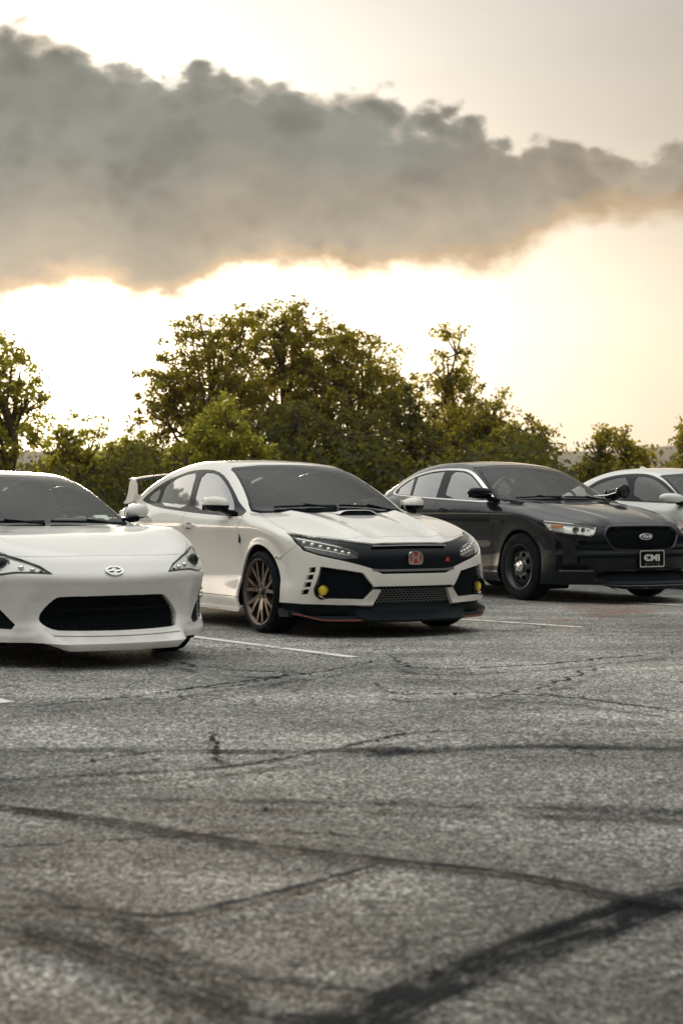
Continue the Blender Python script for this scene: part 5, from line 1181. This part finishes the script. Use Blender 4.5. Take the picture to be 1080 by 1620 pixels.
def ribbon(name,pts,wid,mat,z,kind='structure',wob=0.,seed=0,taper=True,sub=10):
    P=np.array(pts,float); n=(len(P)-1)*sub; tt=np.linspace(0,len(P)-1,n+1); k=np.arange(len(P)); fx,fy=curve(list(zip(k,P[:,0]))),curve(list(zip(k,P[:,1])))
    X,Y=fx(tt),fy(tt); r=np.random.default_rng(seed)
    if wob: 
        w1=np.cumsum(r.normal(0,1,n+1)); w1-=np.linspace(w1[0],w1[-1],n+1); j=r.normal(0,1,n+1); X=X+wob*(.35*w1/max(1,np.abs(w1).max())*2+j*.45)
        Y=Y+wob*(r.normal(0,1,n+1)*.6)
    dx,dy=np.gradient(X),np.gradient(Y); l=np.hypot(dx,dy)+1e-9; nx_,ny_=-dy/l,dx/l
    W_=(wid if np.isscalar(wid) else np.interp(tt,k,wid))*np.ones(n+1)
    if wob: W_=W_*(.5+r.random(n+1))
    if taper: W_=W_*np.minimum(1,np.minimum(np.linspace(0,6,n+1),np.linspace(6,0,n+1))+.15)
    V=[];F=[]
    for i in range(n+1): V+=[(X[i]-nx_[i]*W_[i]/2,Y[i]-ny_[i]*W_[i]/2,z),(X[i]+nx_[i]*W_[i]/2,Y[i]+ny_[i]*W_[i]/2,z)]
    for i in range(n): F.append((2*i,2*i+1,2*i+3,2*i+2))
    o=mesh_obj(name,V,F,mat); uv=o.data.uv_layers.new(name='UVMap'); ln=np.concatenate([[0],np.cumsum(l[1:])])
    for p in o.data.polygons:
        for li,vi in zip(p.loop_indices,p.vertices): uv.data[li].uv=(float(ln[vi//2]),float(vi%2))
    if o.data.polygons[0].normal.z<0: o.data.flip_normals()
    return tag(o,kind=kind)
RUBM=marks_mat('tyre_rubber_mark',(.006,.010,.014),2.5,5.,True,.42); BROAD=marks_mat('broad_tyre_mark',(.006,.010,.014),2.1,6.,True,.5); SOFT=marks_mat('faint_tyre_mark',(.010,.014,.018),1.2,3.,False,.5); DARKM=marks_mat('dark_tyre_mark',(.006,.010,.014),4.5,7.,True,.5)
CRK=marks_mat('crack_fill',(.008,.010,.012),2.6,9.,False,.30); LINE=marks_mat('line_paint',(.86,.83,.76),2.6,6.,False,.06,.6)
ribbon('tyre_mark',[(1.25,4.50),(.878,4.228),(.637,3.945),(.365,3.652),(.142,3.368),(.024,3.163),(-.1,2.9)],.27,RUBM,.004,seed=1,taper=False)
ribbon('tyre_mark',[(1.35,4.62),(.93,4.38),(.70,4.12),(.42,3.80),(.20,3.50)],.05,SOFT,.008,seed=2)
ribbon('tyre_mark',[(-1.6,5.6),(-1.174,5.451),(-.785,5.231),(-.46,4.981),(-.203,4.797),(.107,4.626),(.412,4.467),(.598,4.319),(.734,4.147),(.879,4.082),(1.1,4.0)],[.10,.10,.10,.085,.08,.075,.07,.07,.065,.06,.06],DARKM,.012,seed=3)
ribbon('tyre_mark',[(.105,4.545),(-.066,4.319),(-.253,4.114),(-.441,3.957),(-.691,4.05),(-1.0,4.05)],.07,DARKM,.016,seed=4)
ribbon('tyre_mark',[(-1.1,4.05),(-.852,3.92),(-.631,3.73),(-.383,3.435),(-.173,3.222),(.072,3.106),(.3,3.0)],.22,BROAD,.020,seed=5)
ribbon('tyre_mark',[(-.95,4.30),(-.713,4.12),(-.502,3.84),(-.326,3.528),(-.117,3.39),(.1,3.3)],.13,BROAD,.024,seed=6)
ribbon('tyre_mark',[(-.9,5.5),(-.503,5.451),(.124,5.394),(.634,5.317),(1.127,5.231),(1.8,5.1)],[.1,.2,.22,.26,.3,.3],SOFT,.028,seed=7)
ribbon('tyre_mark',[(.1,6.55),(.258,6.70),(.853,6.86),(1.455,6.75),(2.2,6.6)],.26,SOFT,.004,seed=8)
ribbon('tyre_mark',[(-1.7,5.75),(-1.253,5.817),(-.892,5.95),(-.447,6.118),(-.05,6.549),(.159,6.897),(.438,7.123)],[.22,.2,.16,.12,.1,.08,.06],SOFT,.032,seed=9)
ribbon('tyre_mark',[(-2.2,6.6),(-1.2,6.75),(-.3,6.7),(.5,6.85)],.12,SOFT,.008,seed=19)
for k,pts in enumerate([[(-1.302,10.744),(-.934,10.117),(-.599,9.738),(-.335,9.665),(-.072,9.386)],[(-1.56,7.951),(-1.23,8.202),(-.927,8.609),(-.496,9.22),(-.075,9.738),(.367,10.612)],
  [(.338,10.97),(.386,10.039),(.679,9.811),(.996,9.962),(1.647,10.442),(2.361,11.159)],[(.135,8.754),(.358,8.469),(.721,8.525),(1.154,8.333),(1.407,7.951),(1.632,7.715)],
  [(-.539,7.182),(-.51,6.633),(-.456,6.235),(-.406,6.132)],[(-.988,6.118),(-.835,6.388),(-.675,6.5)],[(-.447,6.118),(-.218,6.311),(.051,6.633),(.296,6.989),(.599,7.084)],
  [(-1.25,4.55),(-.7,4.72),(-.2,4.86),(.2,4.72)],[(.7,8.2),(1.2,9.0),(1.5,9.9)],[(-.3,9.66),(-.45,9.0),(-.9,8.62)]]):
    ribbon('crack',pts,.026 if pts[0][1]<7.5 else .042,CRK,.036+.0008*k,wob=.025 if pts[0][1]<7.5 else .05,seed=20+k,sub=16)
dirv=np.array([-.60,.80])
for k,(p,q) in enumerate([((-1.703,8.401),(-2.041,8.844)),((.084,10.943),(-1.125,12.664)),((1.997,13.699),(1.068,14.689)),((3.477,16.742),(2.222,18.056)),((5.35,19.60),(4.131,20.917)),((7.2,22.6),(6.0,23.9))]):
    p,q=np.array(p),np.array(q); d=(q-p)/np.linalg.norm(q-p); e=p+d*5.2
    ribbon('parking_line',[tuple(p),tuple(p+d*1.7),tuple(e)],.095,LINE,.0045 if k!=3 else .0045,seed=40+k,taper=False,sub=24)
# small stones and bits of grit
GR=pbr('grit',(.30,.28,.25),.9); bm=bmesh.new(); r=np.random.default_rng(3)
for i in range(260):
    y=4.5+r.random()*11; x=(r.random()-.5)*y*.5; sz=.004+.007*r.random()**2
    M=Matrix.Translation((x,y,sz*.5))@Matrix.Rotation(r.random()*6,4,'Z')@Matrix.Diagonal((sz*(.7+r.random()),sz,sz*.7,1)); bmesh.ops.create_icosphere(bm,subdivisions=1,radius=1,matrix=M)
tag(bm_obj('grit',bm,GR),'loose grit and small stones scattered over the asphalt','grit',kind='stuff')
# ================================================================ TREES
def leafmat(name,col,tr,warm):
    m=bpy.data.materials.new(name); m.use_nodes=True; t=NT(m.node_tree); t.n.clear()
    at=t.node('ShaderNodeAttribute'); at.attribute_name='tone'; f=at.outputs['Fac']
    c=t.mix(f,(*[x*.55 for x in col],1),(*[min(1,x*1.45) for x in col],1)); ct_=t.mix(f,(*[x*.5 for x in tr],1),(*[min(1,x*1.3) for x in tr],1))
    d=t.node('ShaderNodeBsdfDiffuse'); t.put(d.inputs[0],c); tl=t.node('ShaderNodeBsdfTranslucent'); t.put(tl.inputs[0],ct_)
    g=t.node('ShaderNodeBsdfGlossy'); g.inputs['Roughness'].default_value=.45; g.inputs[0].default_value=(.5,.5,.4,1)
    mx=t.node('ShaderNodeMixShader'); mx.inputs[0].default_value=warm; t.l.new(d.outputs[0],mx.inputs[1]); t.l.new(tl.outputs[0],mx.inputs[2])
    m2=t.node('ShaderNodeMixShader'); m2.inputs[0].default_value=.05; t.l.new(mx.outputs[0],m2.inputs[1]); t.l.new(g.outputs[0],m2.inputs[2])
    o=t.node('ShaderNodeOutputMaterial'); t.l.new(m2.outputs[0],o.inputs[0]); return m
LEAF=leafmat('leaves_green',(.066,.076,.018),(.84,.66,.07),.52); LEAF2=leafmat('leaves_yellow_green',(.14,.135,.026),(.98,.78,.08),.56); LEAF3=leafmat('leaves_dark',(.046,.056,.017),(.36,.32,.045),.42)
LEAF4=leafmat('leaves_black_green',(.016,.024,.012),(.03,.04,.012),.3)
BARK=pbr('bark',(.15,.125,.095),.9,spec=.1,var=(2.,.35),bump=(14,.6,.02))
def px(xp,Y): return (xp-540)/2600*Y
def pz(yp,Y): return 1.0+(803-yp)/2600*Y
def leaf_mesh(name,C,size,mat,parent,r,tone=None):
    """C: leaf centres (n,3); every leaf a bent rhomb"""
    n=len(C); a=r.normal(size=(n,3)); a/=np.linalg.norm(a,axis=1,keepdims=True); b=r.normal(size=(n,3)); b-=a*(a*b).sum(1,keepdims=True); b/=np.linalg.norm(b,axis=1,keepdims=True)
    s_=size*(.6+.8*r.random((n,1))); V=np.empty((n,4,3),np.float32); V[:,0]=C-a*s_*.62; V[:,1]=C+b*s_*.40; V[:,2]=C+a*s_*.62; V[:,3]=C-b*s_*.40
    me=bpy.data.meshes.new(name); me.vertices.add(n*4); me.vertices.foreach_set('co',V.ravel()); me.loops.add(n*4); me.loops.foreach_set('vertex_index',np.arange(n*4,dtype=np.int32)); me.polygons.add(n); me.polygons.foreach_set('loop_start',np.arange(0,n*4,4,dtype=np.int32)); me.polygons.foreach_set('loop_total',np.full(n,4,np.int32))
    me.update(calc_edges=True); me.materials.append(mat)
    at=me.attributes.new('tone','FLOAT','FACE'); at.data.foreach_set('value',(tone if tone is not None else r.random(n)).astype(np.float32))
    return link(bpy.data.objects.new(name,me),parent)
def branch_tubes(segs,mat,name,parent,seg=6):
    V=[];F=[]
    for a,b,r1,r2 in segs:
        a=np.array(a);b=np.array(b); d=b-a; l=np.linalg.norm(d)+1e-9; d=d/l; u=np.cross(d,[.3,.9,.2]); u/=np.linalg.norm(u)+1e-9; v=np.cross(d,u); k=len(V)
        for c,rr in ((a,r1),(b,r2)):
            for i in range(seg): t=2*math.pi*i/seg; V.append(c+(u*math.cos(t)+v*math.sin(t))*rr)
        for i in range(seg): F.append((k+i,k+(i+1)%seg,k+seg+(i+1)%seg,k+seg+i))
    return mesh_obj(name,V,F,mat,parent,smooth=True)
def tree(name,label,X,Y,H,lobes,nclump,perc,leaf,mat,seed,cat='tree',group=None,clump=.25,trunk_r=.16,limbs=9,fill=.35):
    """lobes: list of (dx,dy,z,rx,rz) ellipsoids that make up the crown; clumps of leaves sit on twigs"""
    r=np.random.default_rng(seed); R=empty(name,(X,Y,-.05)); tag(R,label,cat,group)
    L=np.array(lobes,float); vol=L[:,3]**2*L[:,4]; pk=r.choice(len(L),nclump,p=vol/vol.sum())
    u=r.normal(size=(nclump,3)); u/=np.linalg.norm(u,axis=1,keepdims=True); rad=(fill+(1-fill)*r.random((nclump,1)))**.6
    rough=1+.22*np.sin(5*u[:,:1]+seed)*np.cos(4*u[:,2:3]+seed*2)+.10*r.normal(size=(nclump,1))
    C=L[pk][:,:3]+u*rad*rough*np.stack([L[pk,3],L[pk,3]*.8,L[pk,4]],1)
    C=C[C[:,2]>.3]
    nC=len(C); sz=clump*(.55+.9*r.random((nC,1)))
    idx=np.repeat(np.arange(nC),perc); g=np.clip(r.normal(size=(len(idx),3))*.5,-.85,.85); P=C[idx]+g*sz[idx]*np.array([1,1,.75])
    tone=np.clip(.5*r.random(len(idx))+.5*r.random(nC)[idx],0,1)
    leaf_mesh('crown',P,leaf,mat,R,r,tone)
    segs=[]; top=L[:,2].max()
    base=np.array([0,0,0.]); p=base; k=7; pts=[p]
    for i in range(k): p=p+np.array([r.normal(0,.10),r.normal(0,.10),top*.92/k]); pts.append(p)
    for i in range(k): segs.append((pts[i],pts[i+1],trunk_r*(1-i/(k+1)),trunk_r*(1-(i+1)/(k+1))))
    tips=C[r.choice(nC,min(nC,limbs*9),replace=False)]
    main=[]
    for i in range(limbs):
        t=tips[i]; j=int(np.clip(1+(t[2]/max(top,.1))*.55*k,1,k-1)); s0=pts[j]; mid=(s0+t)/2+r.normal(0,.15,3)+np.array([0,0,-.15]); segs.append((s0,mid,trunk_r*.42,trunk_r*.27)); segs.append((mid,t,trunk_r*.27,.02)); main+= [mid,(mid+t)/2]
    main=np.array(main)
    for t in tips[limbs:]:
        j=np.argmin(((main-t)**2).sum(1)); s0=main[j]; mid=(s0+t)/2+r.normal(0,.10,3); segs.append((s0,mid,.035,.022)); segs.append((mid,t,.022,.010))
    branch_tubes(segs,BARK,'trunk',R)
    return R
def T_(label,xp,top,half,Y,kind,seed,lobes=None,name='broadleaf_tree',dens=1.,group='trees behind the parking lot',low=1.2,**kw):
    """place a tree from the picture columns it covers"""
    X=px(xp,Y); H=pz(top,Y); Rr=half/2600*Y
    if lobes is None:
        zc=(H+low)/2; lobes=[(0,0,zc,Rr*.9,(H-low)/2),(Rr*.35,.3,zc+(H-low)*.15,Rr*.55,(H-low)*.28),(-Rr*.4,-.3,zc-(H-low)*.05,Rr*.6,(H-low)*.30),(0,0,low+(H-low)*.2,Rr*.85,(H-low)*.25)]
    v=sum(l[3]**2*l[4] for l in lobes); nc=int(46*v**.72*dens)+60
    return tree(name,label,X,Y,H,lobes,nc,kw.pop('perc',36),kw.pop('leaf',.10),kind,seed,group=group,**kw)
def build_trees():
    Y=56.
    def lob(items,Yd,x0):   # items in picture units: (x, y, half width, half height[,dy])
        k=Yd/2600; return [((x-x0)*k,(it[0] if it else 0),pz(y,Yd),w*k*1.08,h*k*1.06) for x,y,w,h,*it in items]
    T_('tallest tree of the middle clump, its ragged crown rising highest over the white hatchback',455,465,110,Y,LEAF,11,lob([(470,520,52,48),(420,545,70,52),(500,575,75,60),(440,630,110,75),(395,505,35,22),(478,480,30,20)],Y,455),dens=1.45,fill=.15,trunk_r=.26,limbs=16)
    T_('left shoulder tree of the middle clump, thin see-through top edge',330,500,90,Y-2,LEAF,12,lob([(325,555,62,55),(275,615,58,60),(340,640,90,75),(372,510,36,28),(245,665,42,50)],Y-2,330),dens=1.4,fill=.2,trunk_r=.22,limbs=14)
    T_('right shoulder tree of the middle clump, sloping down to the thin tree',585,520,80,Y-1,LEAF,13,lob([(570,570,60,50),(615,620,50,50),(560,650,90,75),(540,540,40,30)],Y-1,585),dens=1.3,fill=.2,trunk_r=.22,limbs=14)
    T_('small bright bush tree in front of the middle clump, above the hatchback roof',345,635,55,Y-9,LEAF2,14,lob([(350,680,50,48),(320,720,60,40),(395,725,45,35)],Y-9,345),dens=1.15,low=.4,trunk_r=.12)
    T_('dense shadowed tree low in the middle clump, bare stems showing',480,620,90,Y-6,LEAF3,15,lob([(480,690,85,55),(560,700,70,55),(430,700,55,55)],Y-6,480),dens=1.0,low=.4,trunk_r=.18,limbs=16)
    T_('slender tree with a thin twiggy top, second tallest, right of the middle clump',720,505,45,Y+1,LEAF,16,lob([(718,540,30,34),(715,590,42,40),(722,640,62,52),(700,690,75,50)],Y+1,720),dens=.95,trunk_r=.16,limbs=16,fill=.2)
    T_('rounded tree right of the slender tree, over the black sedan roof',780,620,60,Y-1,LEAF,17,lob([(780,655,38,40),(745,690,55,45),(800,700,45,40)],Y-1,780),dens=1.0)
    T_('lower tree at the right end of the clump with sky specks in it',840,655,55,Y-3,LEAF,18,lob([(828,695,36,40),(862,712,26,32),(810,730,50,35)],Y-3,840),dens=1.0)
    T_('dark tree filling the low gap between the middle clump and the slender tree',650,600,50,Y-4,LEAF3,19,lob([(655,690,50,50),(640,640,30,40),(620,730,60,35)],Y-4,650),dens=.95)
    T_('big yellow-green tree cut by the left edge of the picture',0,530,80,Y-12,LEAF2,20,lob([(0,590,66,56),(48,618,30,32),(-30,560,55,42),(5,685,66,55),(-60,650,60,90)],Y-12,0),dens=1.5,trunk_r=.22,limbs=14)
    T_('sparse small tree with single sprigs against the bright sky, right of the left edge tree',120,640,60,Y-6,LEAF2,21,lob([(115,690,45,36),(150,670,26,26),(85,700,35,40),(120,730,60,30)],Y-6,120),dens=.62,perc=24,fill=.1,trunk_r=.09,limbs=16)
    T_('small loose tree between the sparse tree and the middle clump',185,680,45,Y-4,LEAF2,22,lob([(190,720,45,34),(215,700,28,30),(160,735,40,28)],Y-4,185),dens=.7,fill=.1,trunk_r=.1)
    T_('lone small tree before the hazy hills',975,660,60,Y-8,LEAF,23,lob([(968,700,32,36),(1005,718,30,24),(940,725,28,24),(985,740,50,22)],Y-8,975),dens=.95,low=.4,trunk_r=.10)
    T_('bit of tree cut by the right edge of the picture',1105,640,40,Y-14,LEAF,24,lob([(1108,690,34,50),(1095,735,26,20)],Y-14,1105),dens=.7,trunk_r=.10)
    # trees that continue the row outside the frame
    T_('tree of the row beyond the left edge',-190,500,120,Y,LEAF,25,low=.5,dens=.8,trunk_r=.2); T_('tree of the row beyond the right edge',1300,600,120,Y,LEAF,26,low=.5,dens=.8)
    # trees that stand round the near side of the lot, behind and to the right of the camera (mirrored dark in paint and glass)
    r=np.random.default_rng(77); C=[]
    for k in range(6500):
        a=math.radians(-60+205*r.random()); d=40+9*r.random(); x,y=d*math.cos(-a)*1.15,-d*math.sin(a)*.9+4
        hh=8+2.2*math.sin(a*9)+1.2*math.sin(a*23+1); C.append((x,y,hh*r.random()))
    C=np.array(C); idx=np.repeat(np.arange(len(C)),10); P=C[idx]+r.normal(size=(len(idx),3))*.6
    o=leaf_mesh('woodland',P,.75,LEAF4,None,r); tag(o,'woodland round the near side of the lot, behind the camera and outside the picture','woodland',kind='stuff')
    # undergrowth: a continuous thicket in front of and between the trunks
    r=np.random.default_rng(5); C=[]
    for i in range(2600):
        x=-23+46*r.random(); y=47+9*r.random(); xp_=540+x/y*2600
        hh=1.0+(803-(738+10*math.sin(xp_*.021)+8*math.sin(xp_*.05+1)-(22 if 215<xp_<870 else (-4 if xp_<215 else -9))))/2600*y
        C.append((x,y,r.random()**.8*hh))
    C=np.array(C); idx=np.repeat(np.arange(len(C)),34); P=C[idx]+r.normal(size=(len(idx),3))*np.array([.32,.32,.24])
    o=leaf_mesh('thicket',P,.15,LEAF3,None,r,np.clip(.4*r.random(len(idx))+.5*r.random(len(C))[idx],0,1)); tag(o,'low green thicket along the far side of the lot under the trees','bushes',kind='stuff')
    # hazy wooded hills
    HILL=pbr('wooded_hill',(.035,.045,.025),.95,spec=.05,var=(.012,.4),bump=(.06,1.,6.))
    for nm,Yd,amp,sd in (('hill',1900.,1.0,1),('hill',3000.,1.0,2)):
        n=220; V=[];F=[]; rr=np.random.default_rng(sd)
        for i in range(n+1):
            x=-2600+5200*i/n if sd==1 else -3600+7200*i/n
            xp_=540+x/Yd*2600
            if sd==1: y_top=745-16*math.exp(-((xp_-1150)/130)**2)-4*math.sin(xp_*.011)-3*math.sin(xp_*.037)
            else: y_top=716-9*math.exp(-((xp_-1050)/55)**2)-8*math.exp(-((xp_-1250)/90)**2)-5*math.exp(-((xp_-890)/60)**2)-3*math.sin(xp_*.013)-1.2*math.sin(xp_*.06)
            h=(1+(803-y_top)/2600*Yd)*(1+.006*rr.normal())
            for q,(t,dz) in enumerate(((-.30,0),(-.18,.42),(-.08,.82),(0,1.),(.12,.86),(.35,0))): V.append((x*(1+t*.0),Yd*(1+t*.6),h*dz-2*(dz==0)+(rr.normal()*2.2 if 0<dz<1 else rr.normal()*.9)))
        for i in range(n):
            for q in range(5): k=6*i+q; F.append((k,k+6,k+7,k+1))
        tag(mesh_obj(nm,V,F,HILL,smooth=True),kind='structure')
build_trees()
# ================================================================ AIR
hz=bpy.data.materials.new('haze'); hz.use_nodes=True; t=NT(hz.node_tree); t.n.clear(); pv=t.node('ShaderNodeVolumePrincipled'); pv.inputs['Color'].default_value=(.95,.90,.82,1); pv.inputs['Density'].default_value=.00016; pv.inputs['Anisotropy'].default_value=.25
o=t.node('ShaderNodeOutputMaterial'); t.l.new(pv.outputs[0],o.inputs['Volume'])
bm=bmesh.new(); bm_box(bm,(0,2700,74),(7200,6620,154)); tag(bm_obj('haze',bm,hz),kind='stuff')
# ================================================================ CARS
build_hatch(); build_coupe(); build_sedan(); build_white_sedan()
